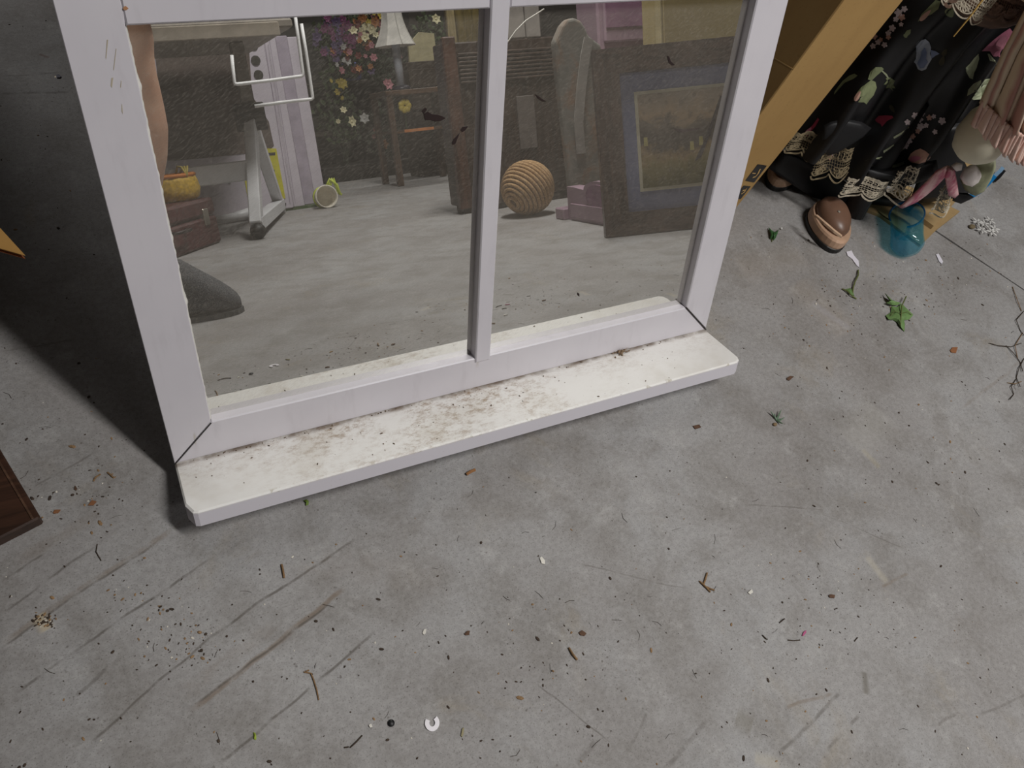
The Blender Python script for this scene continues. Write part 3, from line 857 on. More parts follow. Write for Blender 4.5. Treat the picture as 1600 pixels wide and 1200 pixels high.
lace('lace_overlay', [(1478,-34),(1560,-6),(1530,46),(1466,2)], 3, M_LACE, lift=.050, w=.0018)

# cloth behind the overlay
M_TEA = fabric('tea_underskirt', (112, 86, 70), .7)
lump('overlay_lining', [(1478,-30),(1560,-34),(1620,0),(1600,34),(1572,44),(1548,46),(1526,40),(1504,26),(1484,10)], .012, M_TEA, lift=.03)
# lower frill in pink and sage print on the right of the hem
t = NT('pink_print'); t.base(t.mix(t.step(t.noise(70, 4, .6, t.co((1, 1, .35))), .40, .62), rgb(204, 108, 134), rgb(236, 196, 196))); t.rough(.6); M_FRILLP = t.m
M_FRILLG = fabric('sage_print', (160, 162, 130), .6); M_PETALW = fabric('white_petal', (244, 234, 230), .6)
lump('pink_ribbon', [(1480,258),(1490,262),(1478,276),(1462,292),(1446,306),(1430,318),(1410,326),(1404,324),(1416,314),(1432,298),(1448,282),(1464,266)], .006, M_FRILLP, lift=.036)
lump('pink_ribbon', [(1482,262),(1492,266),(1496,284),(1498,304),(1492,310),(1482,306),(1478,290),(1476,274)], .006, M_FRILLP, lift=.040)
lump('sage_frill', [(1508,268),(1526,256),(1544,244),(1554,236),(1556,252),(1548,276),(1534,296),(1518,304),(1508,298),(1500,282)], .022, M_FRILLG, lift=.024)
lump('white_petal', [(1499,276),(1506,264),(1516,258),(1524,256),(1530,264),(1534,272),(1528,282),(1516,290),(1506,288)], .014, M_PETALW, lift=.042)
lump('white_petal', [(1486,258),(1494,254),(1504,256),(1502,264),(1492,266)], .008, M_PETALW, lift=.042)
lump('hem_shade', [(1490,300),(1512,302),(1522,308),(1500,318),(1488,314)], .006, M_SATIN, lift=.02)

# shoes poking out below the hem, legs inside the skirt
def shoe(px_toe, yaw, ln=.115, wd=.078, seam=None):
    p = fl(*px_toe); sh = []
    M = Matrix.Translation(p) @ Matrix.Rotation(yaw, 4, 'Z')
    def outline(k, n_=28):
        o = []
        for i in range(n_):
            a = 2*math.pi*i/n_
            x = math.cos(a); y = math.sin(a)
            o.append((ln/2 * x * k - ln/2, wd/2 * y * k * (1 - .12 * x)))
        return o
    def loft(name, levels, mat, cap=True):
        n_ = 28; vs = []; fs = []
        for k, z, back in levels:
            vs += [M @ Vector((x + back, y, z)) for x, y in outline(k)]
        for r in range(len(levels) - 1):
            for i in range(n_): fs.append((r*n_+i, r*n_+(i+1) % n_, (r+1)*n_+(i+1) % n_, (r+1)*n_+i))
        fs.append(tuple(range(n_))[::-1]); fs.append(tuple((len(levels)-1)*n_+i for i in range(n_)))
        return fix_normals(MB().add(vs, fs).build(name, mat, doll, smooth=False, local=DL))
    loft('shoe_sole', [(.98, 0, 0), (1.0, .002, 0), (1.0, .010, 0), (.97, .011, 0)], plain('shoe_sole_black', (20, 18, 18), .5))
    loft('shoe_welt', [(.97, .011, 0), (.98, .014, 0), (.97, .026, 0), (.93, .030, -.001)], plain('shoe_tan', (186, 152, 126), .45))
    u_ = loft('shoe_upper', [(.80, .030, -.004), (.82, .036, -.004), (.74, .046, -.006), (.55, .053, -.009), (.1, .056, -.012)], plain('shoe_brown', (110, 82, 66), .4))
    for f in u_.data.polygons: f.use_smooth = True
    if seam:
        MB().strip([fl(*q) for q in seam], .005, (0, 0, 1), .004).build('shoe_seam', plain('shoe_seam_tan', (200, 168, 140), .5), doll, local=DL)
    MB().ball(M @ Vector((-.055, -.004, .0555)), (.003, .003, .0015), 8, 6).build('shoe_stud', plain('stud_metal', (210, 206, 196), .25, metal=.8), doll, local=DL)
    return p, M
shoe((1301, 397), math.radians(-112), seam=((1274,338,.050),(1288,350,.055),(1302,362,.053),(1314,371,.047)))
shoe((1203, 297), math.radians(-150), .10, .06)
M_SOCK = fabric('black_stocking', (18, 17, 19), .7)
for px in ((1318, 352), (1236, 272)):
    p = fl(*px); MB().tube([(p.x, p.y, .03), (p.x + .01, p.y + .02, .12), (p.x + .02, p.y + .05, .25)], [.022, .020, .026], 12).build('leg', M_SOCK, doll, smooth=True, local=DL)
lump('underskirt', [(1214,232),(1280,256),(1330,290),(1400,310),(1440,314),(1420,330),(1372,352),(1340,348),(1290,322),(1240,290),(1200,262)], .006, M_BLACK, lift=-.055)

lump('underskirt', [(1452,206),(1480,196),(1508,190),(1512,220),(1506,250),(1520,282),(1512,304),(1480,312),(1440,318),(1424,306),(1440,260)], .006, M_BLACK, lift=-.030)
# upper body, above the frame
top = (rows_[0][0] + rows_[0][-1]) / 2 - SN * .07
def up(h, r): return (top + DU * h, r)
MB().tube([up(-.02, 0)[0], up(.05, 0)[0], up(.12, 0)[0], up(.18, 0)[0], up(.205, 0)[0]], [.12, .075, .062, .07, .03], 20).build('bodice', M_BLACK, doll, smooth=True, local=DL)
MB().tube([up(.20, 0)[0], up(.235, 0)[0]], [.018, .018], 12).build('neck', plain('doll_skin', (226, 190, 168), .5), doll, smooth=True, local=DL)
hd = up(.285, 0)[0]
head = MB().ball(hd, (.046, .050, .058), 20, 14).build('head', plain('doll_skin', (226, 190, 168), .5), doll, smooth=True, local=DL)
MB().ball(hd + Vector((.004, .012, .012)), (.054, .054, .060), 20, 12).build('hair', plain('doll_hair', (84, 54, 34), .6, .2, 60), doll, smooth=True, local=DL)
for sx in (-1, 1):
    s0 = up(.175, 0)[0] + hx * .065 * sx
    MB().tube([s0, s0 + hx * .03 * sx - DU * .08 + SN * .02, s0 + hx * .01 * sx - DU * .15 + SN * .05], [.026, .022, .014], 12).build('arm', M_BLACK, doll, smooth=True, local=DL)

# straw stem that hangs across the dress
a = pl(1490, 57, SQ + SN * .075, SN); b_ = pl(1540, -8, SQ + SN * .075, SN)
st = MB().tube([a, a.lerp(b_, .5) + SN * .002, b_ + (b_ - a) * .6], [.0010, .0014, .0016], 6).build('straw_stem', plain('straw', (196, 160, 88), .6), None, local=a)
tag(st, 'thin yellow straw stem hanging across the black dress', 'straw')

# ------------------------------------------------------------------ second doll with a pink striped skirt
Q2 = fl(1556, 262, .02)
d2 = empty('striped_doll', Vector((Q2.x + .03, Q2.y + .10, 0)), 'doll in pink striped skirt with gathered ruffle at right edge', 'doll')
D2 = d2.location.copy(); S2 = SQ + SN * .075
def stripes():
    t = NT('pink_stripes'); 
    uvm = t.n.new('ShaderNodeUVMap'); uvm.uv_map = 'UVMap'; s_ = t.sep(uvm.outputs[0])
    wv = t.math('FRACT', t.math('ADD', t.math('MULTIPLY', s_[0], 7.0), t.math('MULTIPLY', t.noise(20, 2), .25)))
    c = t.ramp(wv, [(0, rgb(206, 182, 156)), (.3, rgb(214, 196, 172)), (.42, rgb(176, 128, 116)), (.6, rgb(186, 140, 126)), (.72, rgb(222, 206, 184)), (1, rgb(206, 182, 156))])
    t.base(c); t.rough(.7); t.bump(t.noise(600, 2), .1, .0006); return t.m
M_STRIPE = stripes()
def uv_grid(o, rows, cols):
    uv = o.data.uv_layers.new(name='UVMap')
    for p in o.data.polygons:
        for li in p.loop_indices:
            vi = o.data.loops[li].vertex_index
            uv.data[li].uv = ((vi % (cols+1)) / cols, (vi // (cols+1)) / rows)
r2 = skirt_sheet([(1640,-60),(1570,70),(1530,158)], [(1702,-46),(1654,88),(1622,206)], lambda u: 6 * math.sin(u * 9), 30, 60,
                 lambda u, v: .008 * math.sin(u * 38) * v + .004 * math.sin(u * 71 + 1) + .05 * math.sin(math.pi * min(1, u * 1.1)), 0, S2)
o = MB().grid(r2).build('skirt', M_STRIPE, d2, smooth=True, local=D2); uv_grid(o, 30, 60)
sol = o.modifiers.new('thick', 'SOLIDIFY'); sol.thickness = .002
r3 = skirt_sheet([(1533,152),(1524,168),(1514,188)], [(1630,204),(1622,222),(1612,246)], lambda u: 3 * math.sin(u * 60), 10, 160,
                 lambda u, v: .006 + .004 * math.sin(u * 150) * (.5 + .5 * v) + .004 * math.sin(u * 61 + 1) * v + .05 * math.sin(math.pi * min(1, u * 1.1)), 0, S2)
t = NT('ruffle_pink'); t.base(t.mix(t.step(t.noise(40, 4), .3, .7), rgb(224, 194, 180), rgb(206, 166, 154))); t.rough(.7)
o = MB().grid(r3).build('ruffle', t.m, d2, smooth=True, local=D2)
sol = o.modifiers.new('thick', 'SOLIDIFY'); sol.thickness = .0015
# gathering thread above the ruffle
MB().strip([r3[1][j] + SN * .0015 for j in range(0, 161, 4)], .002, SN).build('gathering_thread', plain('thread', (196, 158, 140), .7), d2, local=D2)
# pale stuffed leg below the ruffle
a = pl(1556, 180, S2 - SN * .03, SN); b_ = pl(1515, 246, S2 - SN * .03, SN)
ax = (b_ - a).normalized(); ln = (b_ - a).length
MB().tube([a - ax * .012, a + ax * .010, a + ax * ln * .5, a + ax * ln * .80, a + ax * ln * .95, a + ax * ln * 1.02], [.022, .038, .044, .038, .025, .004], 24).build('stuffed_leg', plain('cream_cloth', (238, 232, 208), .55, .06), d2, smooth=True, local=D2)
# upper body off the frame
tp_ = (r2[0][0] + r2[0][-1]) / 2
MB().tube([tp_ - DU * .05, tp_ + DU * .06, tp_ + DU * .13, tp_ + DU * .15], [.05, .035, .038, .015], 16).build('bodice', M_STRIPE, d2, smooth=True, local=D2)
MB().ball(tp_ + DU * .20, (.045, .048, .055), 18, 12).build('head', plain('doll_skin', (226, 190, 168), .5), d2, smooth=True, local=D2)
MB().ball(tp_ + DU * .212 + Vector((0, .01, 0)), (.052, .052, .056), 18, 12).build('hair', plain('doll_hair_fair', (170, 130, 76), .6, .2, 60), d2, smooth=True, local=D2)

# ------------------------------------------------------------------ cardboard pads, cup and clip on the floor by the dolls
M_PAD = cardboard('cardboard_pad', (164, 138, 96))
def slab_px(name, px, z0, z1, mat, parent=None, local=None):
    pts = [fl(x, y, z1) for x, y in px]
    return fix_normals(MB().prism([(p.x, p.y, z0) for p in pts], (0, 0, z1 - z0)).build(name, mat, parent, local=local))
o = slab_px('cardboard_pad', [(1330,318),(1376,336),(1439,383),(1463,359),(1500,330),(1420,290)], .0, .006, M_PAD, None, fl(1400, 340))
tag(o, 'flat tan cardboard pad on floor under the black doll hem, behind blue cup', 'cardboard')
o = slab_px('cardboard_pad', [(1424,328),(1459,353),(1487,322),(1540,262),(1500,250)], .0065, .016, M_PAD, None, fl(1480, 310, .0065))
tag(o, 'smaller amber cardboard pad lying on the larger pad beside the pink ribbon', 'cardboard')

# cup lying on its side
t = NT('blue_clear_plastic')
tr = t.n.new('ShaderNodeBsdfTransparent'); tr.inputs[0].default_value = (.74, .91, .94, 1)
gl = t.n.new('ShaderNodeBsdfGlossy'); gl.inputs['Roughness'].default_value = .08; gl.inputs['Color'].default_value = (1, 1, 1, 1)
df = t.n.new('ShaderNodeBsdfDiffuse'); df.inputs[0].default_value = rgb(40, 150, 188)
m1 = t.n.new('ShaderNodeMixShader'); m1.inputs[0].default_value = .11; t.l.new(tr.outputs[0], m1.inputs[1]); t.l.new(df.outputs[0], m1.inputs[2])
fr = t.n.new('ShaderNodeValue'); fr.outputs[0].default_value = .05
m2 = t.n.new('ShaderNodeMixShader'); t.l.new(fr.outputs[0], m2.inputs[0]); t.l.new(m1.outputs[0], m2.inputs[1]); t.l.new(gl.outputs[0], m2.inputs[2])
t.l.new(m2.outputs[0], t.out.inputs[0]); M_CUP = t.m
ca, cb_ = fl(1402, 410), fl(1402, 352)
cd = (cb_ - ca); cl = cd.length * .93; cd.normalize(); rad = .031
cside = Vector((-cd.y, cd.x, 0)); cup_base = ca + cd * .006
Mc = Matrix(((cside.x, 0, cd.x, cup_base.x), (cside.y, 0, cd.y, cup_base.y), (0, 1, 0, rad), (0, 0, 0, 1)))
cup = empty('plastic_cup', Vector((ca.x, ca.y, 0)), 'clear blue plastic cup lying on its side in front of the dolls', 'cup')
wl = .0016
prof = [(0.001, .003), (.018, .002), (.026, .008), (.030, .018), (.0285, cl*.40), (.0295, cl*.75), (.031, cl - .004), (.0318, cl), (.0300, cl), (.0290, cl - .006),
        (.0278, cl*.75), (.0268, cl*.40), (.028, .020), (.024, .011), (.016, .0052), (.001, .0052)]
MB().lathe([(r, z) for r, z in prof], 32, Mc).build('cup_body', M_CUP, cup, smooth=True, local=cup.location)
MB().lathe([(.0300, cl - .002), (.0325, cl - .002), (.0330, cl), (.0325, cl + .002), (.0300, cl + .002), (.0300, cl - .002)], 32, Mc, cap=False).build('cup_rim', plain('blue_rim', (20, 96, 150), .25), cup, smooth=True, local=cup.location)

# blue plastic clip with a black tip
zc_ = .012
pts = [fl(1516, 308, .01), fl(1530, 300, .012), fl(1544, 286, .014), fl(1553, 276, .016), fl(1562, 268, .018), fl(1566, 263, .020)]
clip = empty('plastic_clip', Vector((pts[0].x, pts[0].y, 0)), 'bent blue plastic clip with black tip on floor below striped doll', 'clip')
MB().strip(pts[:4], .010, (0, 0, 1), .003).build('clip_arm', plain('blue_plastic', (28, 112, 168), .3), clip, local=clip.location)
pk = [pts[3], fl(1557, 281, .010), fl(1569, 268, .016)]
MB().strip([pts[3], pts[4], pts[5]], .008, (0, 0, 1), .003).build('clip_jaw', plain('blue_grey_plastic', (120, 150, 176), .3), clip, local=clip.location)
MB().strip([fl(1553, 284, .004), fl(1560, 278, .005), fl(1568, 268, .010)], .006, (0, 0, 1), .004).build('clip_tip', plain('black_plastic', (22, 22, 26), .4), clip, local=clip.location)

# ==================================================================
# things behind the camera, seen by way of the mirror
# ==================================================================
# ------------------------------------------------------------------ the photographer's legs
per = empty('person', (.09, -.95, 0), 'person standing with bare leg and dark grey shoe, reflected at left of mirror', 'person')
PL = per.location.copy()
def skin_mat():
    t = NT('skin'); n1 = t.noise(18, 5); n2 = t.noise(220, 2)
    c = t.mix(t.step(n1, .3, .7), rgb(214, 172, 146), rgb(202, 154, 128)); c = t.mix(t.math('MULTIPLY', t.step(n2, .5, .8), .15), c, rgb(176, 112, 88))
    t.base(c); t.rough(.5); t.b.inputs['Subsurface Weight'].default_value = 0.0; return t.m
M_SKIN = skin_mat()
def leg_rings(ax, ay, mirror_x):
    # height, centre shift x, radius x, radius y
    prof = [(z, xr - rx - .10, rx, ry_) for z, xr, rx, ry_ in
            ((.085, .055, .034, .040), (.115, .055, .032, .038), (.16, .060, .034, .040), (.22, .076, .038, .044), (.29, .106, .044, .050), (.35, .131, .050, .056),
             (.41, .146, .053, .059), (.46, .148, .052, .057), (.52, .147, .050, .055), (.555, .150, .052, .057), (.585, .157, .055, .060), (.62, .157, .058, .064),
             (.66, .160, .064, .070), (.72, .164, .072, .078), (.80, .168, .080, .086), (.90, .168, .086, .094))]
    return [(Vector((ax + mirror_x * cx, ay + (.010 if .5 < z < .6 else 0), z)), rx, ry_) for z, cx, rx, ry_ in prof]
def limb(rings, seg=24):
    vs = []; fs = []
    for c, rx, ry_ in rings:
        for k in range(seg):
            a = 2*math.pi*k/seg; vs.append(c + Vector((math.cos(a) * rx, math.sin(a) * ry_, 0)))
    for i in range(len(rings) - 1):
        for k in range(seg): fs.append((i*seg+k, i*seg+(k+1) % seg, (i+1)*seg+(k+1) % seg, (i+1)*seg+k))
    fs.append(tuple(range(seg))[::-1]); fs.append(tuple((len(rings)-1)*seg+k for k in range(seg)))
    return vs, fs
KNEE = ry(239, 65, -.93)
LX = .10
body = MB(); body.add(*limb(leg_rings(LX, -.93, 1))); body.add(*limb(leg_rings(LX - .21, -1.02, .25)))
# hips join the two legs
hip = [(Vector((LX - .105, -.975, z)), rx, ry_) for z, rx, ry_ in ((.86, .175, .11), (.92, .185, .125), (1.0, .18, .125), (1.08, .16, .11))]
body.add(*limb(hip, 32))
o = body.build('body', M_SKIN, per, smooth=True, local=PL)
rem = o.modifiers.new('join', 'REMESH'); rem.mode = 'VOXEL'; rem.voxel_size = .009; rem.use_smooth_shade = True
sm = o.modifiers.new('soft', 'SMOOTH'); sm.iterations = 4
sh = MB()
for ax, ay in ((LX, -.93), (LX - .21, -1.02)):
    sh.add(*limb([(Vector((ax, ay, z)), r * 1.0, r * 1.06) for z, r in ((.66, .094), (.665, .098), (.76, .100), (.90, .105))]))
sh.add(*limb([(Vector((LX - .105, -.975, z)), rx, ry_) for z, rx, ry_ in ((.84, .195, .13), (.92, .205, .145), (1.02, .195, .14), (1.10, .175, .12))], 32))
o = sh.build('shorts', fabric('navy_shorts', (46, 48, 58), .8), per, smooth=True, local=PL)
def knit():
    t = NT('grey_knit'); wv = t.noise(500, 3, .6, t.co((1, .5, 1))); n1 = t.noise(60, 4)
    t.base(t.mix(t.step(wv, .35, .65), rgb(50, 50, 52), t.mix(t.step(n1, .3, .7), rgb(88, 88, 90), rgb(104, 104, 106)))); t.rough(.9); t.bump(wv, .5, .001); return t.m
M_KNIT = knit(); M_SOLE = plain('shoe_rubber', (66, 66, 66), .7)
def sneaker(ax, ay, yaw):
    M = Matrix.Translation((ax, ay, 0)) @ Matrix.Rotation(yaw, 4, 'Z')
    # stations along the foot (x forward): half width, floor of the upper, top of the upper
    st = [(-.085, .026, .014, .100), (-.075, .034, .010, .125), (-.05, .037, .008, .152), (-.015, .038, .008, .164), (.02, .040, .008, .166), (.055, .044, .008, .152),
          (.085, .047, .008, .133), (.11, .048, .008, .112), (.135, .046, .008, .092), (.155, .042, .008, .076), (.172, .034, .009, .060), (.184, .022, .011, .046), (.190, .010, .014, .034)]
    vs = []; fs = []; S_ = 18
    for x, hw, z0, z1 in st:
        for k in range(S_):
            a = 2*math.pi*k/S_
            y = math.cos(a) * hw; zz = (z0+z1)/2 + math.sin(a) * (z1-z0)/2
            if math.sin(a) < 0: zz = max(z0, z0 + (zz - z0) * .6)
            vs.append(M @ Vector((x, y, zz)))
    for i in range(len(st) - 1):
        for k in range(S_): fs.append((i*S_+k, i*S_+(k+1) % S_, (i+1)*S_+(k+1) % S_, (i+1)*S_+k))
    fs.append(tuple(range(S_))[::-1]); fs.append(tuple((len(st)-1)*S_+k for k in range(S_)))
    u = fix_normals(MB().add(vs, fs).build('shoe', M_KNIT, per, smooth=True, local=PL))
    ol = [(x, hw + .004) for x, hw, *_ in st]
    pts = [M @ Vector((x, y, 0)) for x, y in [(-.092, 0)] + ol + [(.194, 0)]] + [M @ Vector((x, -y, 0)) for x, y in ol[::-1]]
    s_ = fix_normals(MB().prism(pts, (0, 0, .012)).build('sole', M_SOLE, u, local=PL)); s_.parent = u
    for k in range(4):
        x = .015 + k * .022; zz = .152 - k * .012
        MB().tube([M @ Vector((x, -.024, zz - .010)), M @ Vector((x + .004, 0, zz + .002)), M @ Vector((x + .008, .024, zz - .010))], .003, 6).build('lace', plain('dark_lace', (40, 40, 42), .8), u, local=PL)
toe = rf(376, 484)
yaw = math.radians(12)
sneaker(toe.x - .188 * math.cos(yaw), -.93, yaw)
sneaker(LX - .21, -1.02, math.radians(150))

# ------------------------------------------------------------------ white trestle table and what hangs on it
Y1, Y2 = -2.13, -2.94
M_WMETAL = plain('white_metal', (206, 206, 208), .4, .05); M_BKP = plain('black_clamp', (34, 32, 32), .5)
fa, fb = rf(405, 373), rf(440, 334)
apx = ry(391, 184, (fa.y + fb.y) / 2 + .1)
tab = empty('trestle_table', ((fa.x + fb.x)/2, (fa.y + fb.y)/2, 0), 'white metal trestle table with splayed leg in front of striped carton', 'table')
TL = tab.location.copy()
def bar(name, a, b_, w, d_, mat, parent=tab):
    a, b_ = Vector(a), Vector(b_); t_ = (b_ - a); ln_ = t_.length; t_.normalize()
    x = t_.cross(Vector((0, 0, 1)) if abs(t_.z) < .95 else Vector((0, 1, 0))).normalized(); y = x.cross(t_)
    M = Matrix((( x.x, y.x, t_.x, a.x), (x.y, y.y, t_.y, a.y), (x.z, y.z, t_.z, a.z), (0, 0, 0, 1)))
    o = MB().bbox((-w/2, -d_/2, 0), (w/2, d_/2, ln_), .004, M).build(name, mat, parent, local=TL); return fix_normals(o)
dx = Vector((-1.0, .05, 0))
for sft, nm in ((Vector((0, 0, 0)), 'leg'), (dx, 'leg')):
    bar(nm, fa + sft + Vector((0, 0, .05)), apx + sft, .045, .05, M_WMETAL); bar(nm, fb + sft + Vector((0, 0, .02)), apx + sft, .045, .05, M_WMETAL)
    bar('foot_bar', fa + sft + Vector((0, 0, .055)), fb + sft + Vector((0, 0, .045)), .05, .05, M_WMETAL)
    bar('clamp_block', apx + sft - Vector((0, 0, .05)), apx + sft + Vector((0, 0, .055)), .11, .08, M_BKP)
    bar('post', apx + sft + Vector((0, 0, .055)), Vector((apx.x + sft.x, apx.y + sft.y, .715)), .05, .05, plain('grey_post', (120, 114, 106), .5))
    MB().ball(fa + sft + Vector((0, .012, .03)), .03, 14, 10).build('caster', M_BKP, tab, smooth=True, local=TL)
a_ = fa.lerp(apx, .56); bar('stretcher', a_ + Vector((-.01, 0, 0)), a_ + dx + Vector((0, 0, .0)), .028, .075, M_WMETAL)
tx0, tx1 = apx.x - 1.3, apx.x + .14
fix_normals(MB().bbox((tx0, -2.98, .715), (tx1, -2.06, .745), .006).build('tabletop', plain('grey_top', (150, 142, 132), .6), tab, local=TL))
fix_normals(MB().bbox((tx0, -2.062, .69), (tx1 - .05, -2.05, .735), .003).build('edge_rail', plain('rail_beige', (158, 148, 134), .6), tab, local=TL))
# two white wire brackets hooked to the table edge
def wire(px, y, lab):
    pts = [ry(x, yy, y) for x, yy in px]
    o = MB().tube(pts, .0058, 8).build('wire_hanger', plain('white_wire', (250, 250, 250), .5, .0), None, smooth=True, local=pts[0])
    return tag(o, lab, 'hanger')
wire([(460.5,20),(466,60),(473,112),(473.5,117),(471,119),(420,126),(371,131.5),(367,131),(366,128),(362,86)], -1.98, 'white wire hanger bent square, shorter of two hanging from table edge')
wire([(471,37),(478,80),(488,148),(489,153),(486,155),(440,160),(398,166)], -2.03, 'white wire hanger bent square, longer of two hanging from table edge')

# ------------------------------------------------------------------ large printed white carton under the table
bl, br_, bs = rf(462, 329), rf(250, 352), rf(502, 318)
cx0, cx1, cy = bl.x - .72, bl.x, bl.y - .03
car = empty('striped_carton', ((cx0 + cx1)/2, cy - .25, 0), 'large white carton with yellow label and round holes behind the trestle table', 'box')
CL = car.location.copy()
def carton_face():
    t = NT('white_carton_print'); n1 = t.noise(6, 4)
    t.base(t.mix(t.step(n1, .35, .7), rgb(206, 198, 208), rgb(188, 180, 190))); t.rough(.6); return t.m
M_WC = carton_face(); M_WCS = plain('carton_stripe', (168, 158, 172), .6); M_YEL = plain('yellow_label', (198, 190, 40), .6); M_INK = plain('carton_ink', (52, 46, 48), .7)
top_z = ry(409, 54, cy).z
fix_normals(MB().bbox((cx0, cy - .5, 0.012), (cx1, cy, top_z), .004).build('carton_body', M_WC, car, local=CL))
sd = Vector((bs.x - cx1, 0, 0)).x + .02
for i in range(3):          # stepped sleeve on the right: three upright bands
    x0 = cx1 + .002 + i * (sd / 3)
    fix_normals(MB().bbox((x0, cy - .46 + .0 * i, 0.012), (x0 + sd/3 - .006, cy - .02 - .035 * i, top_z - .004 * i), .003).build('side_band', M_WC if i != 1 else M_WCS, car, local=CL))
MB().box((cx0 + .01, cy - .49, 0), (cx1 + sd - .02, cy - .01, .012)).build('green_mat', plain('turf_green', (74, 92, 58), .9), car, local=CL)
def on_face(name, px, mat, parent=car, th=.002):
    pts = [ry(x, y, cy + .001) for x, y in px]
    return fix_normals(MB().prism(pts, (0, th, 0)).build(name, mat, parent, local=CL))
for x, y in ((396, 71), (399.5, 94.5), (404, 117)):
    c_ = ry(x, y, cy + .001)
    MB().prism([c_ + Vector((math.cos(a*math.pi/10)*.021, 0, math.sin(a*math.pi/10)*.021)) for a in range(20)], (0, .004, 0)).build('vent_hole', plain('hole_dark', (54, 52, 46), .8), car, local=CL)
lab_ = on_face('label', [(413,232),(431.5,232),(446,310),(425,312)], M_YEL)
on_face('label', [(378,258),(388,256),(396,312),(388,314)], M_YEL)
for x0, y0, x1, y1 in ((415,239,430,243.5), (420,266,429,269.5), (423,276,427,279)):
    on_face('label_print', [(x0,y0),(x1,y0-1),(x1,y1-1),(x0,y1)], M_INK, lab_, .003)
for x0, y0, x1, y1 in ((436,319,447,323.5), (392,323,399,326), (357,284,361,287)):
    on_face('carton_print', [(x0,y0),(x1,y0-2),(x1,y1-2),(x0,y1)], M_INK, car, .003)
for x in (444, 452):
    on_face('carton_print', [(x-32,60),(x-31,60),(x+10,318),(x+9,318)], M_WCS, car, .0015)
# the table's shadow on the upper front, painted as a dark panel
on_face('shade_print_panel', [(238,46),(380,50),(388,60),(394,150),(420,190),(428,228),(418,236),(330,246),(262,252)], plain('umber_shadow', (88, 76, 70), .7, .2, 12), car, .0012)
on_face('shade_print_panel', [(250,72),(330,66),(332,78),(252,85)], plain('umber_print_dark', (66, 54, 52), .7, .3, 40), car, .0022)

# white pipe lying by the trestle foot
a, b_ = rf(322, 354), rf(412, 341)
o = MB().tube([a + Vector((0,0,.022)), a.lerp(b_, .5) + Vector((0,0,.024)), b_ + Vector((0,0,.034))], [.014, .020, .034], 14).build('white_nozzle', plain('white_plastic', (214, 214, 216), .4), None, smooth=True, local=a)
tag(o, 'white tapering plastic nozzle on floor between trestle feet', 'nozzle')

# ------------------------------------------------------------------ suitcase and yellow basket
sa, sb = rf(279, 403), rf(348, 378)
sdir = (sb - sa); sw_ = sdir.length; sdir.normalize(); sback = Vector((sdir.y, -sdir.x, 0))
sbx = sa - sdir * .26
suit = empty('suitcase', sbx, 'dark maroon case with metal clasps on floor behind the grey shoe', 'suitcase')
Ms = Matrix(((sdir.x, sback.x, 0), (sdir.y, sback.y, 0), (0, 0, 1)))
SL_ = .26 + sw_
sh_ = .17
M_MAR = plain('maroon_leather', (78, 42, 42), .5, .25, 60, bump=.2)
fix_normals(MB().bbox((0, 0, 0), (SL_, .20, sh_ * .62), .010, Ms).build('case_base', M_MAR, suit))
fix_normals(MB().bbox((0, 0, sh_ * .64), (SL_, .20, sh_), .010, Ms).build('case_lid', M_MAR, suit))
for x in (.16, SL_ - .10):
    fix_normals(MB().bbox((x, -.006, sh_ * .45), (x + .035, .004, sh_ * .80), .002, Ms).build('clasp', plain('clasp_metal', (170, 164, 150), .3, metal=.8), suit))
MB().tube([Ms @ Vector((SL_/2 - .05, -.004, sh_*.5)), Ms @ Vector((SL_/2 - .04, -.03, sh_*.5)), Ms @ Vector((SL_/2 + .04, -.03, sh_*.5)), Ms @ Vector((SL_/2 + .05, -.004, sh_*.5))], .006, 8).build('handle', plain('handle_dark', (40, 26, 26), .5), suit, smooth=True)
bk_c = rpl(274, 306, sa - sdir * .02 + sback * .10, sback); bz = sh_
yb = empty('yellow_basket', Vector((bk_c.x, bk_c.y, bz)), 'yellow woven basket with orange rim sitting on maroon case', 'basket')
prof = [(.055, 0), (.068, .012), (.074, .04), (.070, .07), (.064, .09), (.060, .09), (.066, .07), (.068, .04), (.06, .014), (.0, .01)]
MB().lathe(prof, 24, None, 1.25, .9).build('basket_bowl', plain('yellow_weave', (206, 168, 58), .6, .25, 90, bump=.4), yb, smooth=True)
MB().tube([Vector((math.cos(a/12*2*math.pi) * .080, math.sin(a/12*2*math.pi) * .058, .09)) for a in range(13)], .007, 8).build('basket_rim', plain('orange_rim', (206, 124, 48), .6), yb, smooth=True)
for k in range(3):
    MB().tube([Vector((.02 + k*.012, -.05, .088)), Vector((.03 + k*.014, -.02, .12 - k*.01)), Vector((.04 + k*.01, .03, .118)), Vector((.05, .05, .088))], .004, 8).build('bow_loop', plain('yellow_bow', (196, 176, 84), .5), yb, smooth=True)

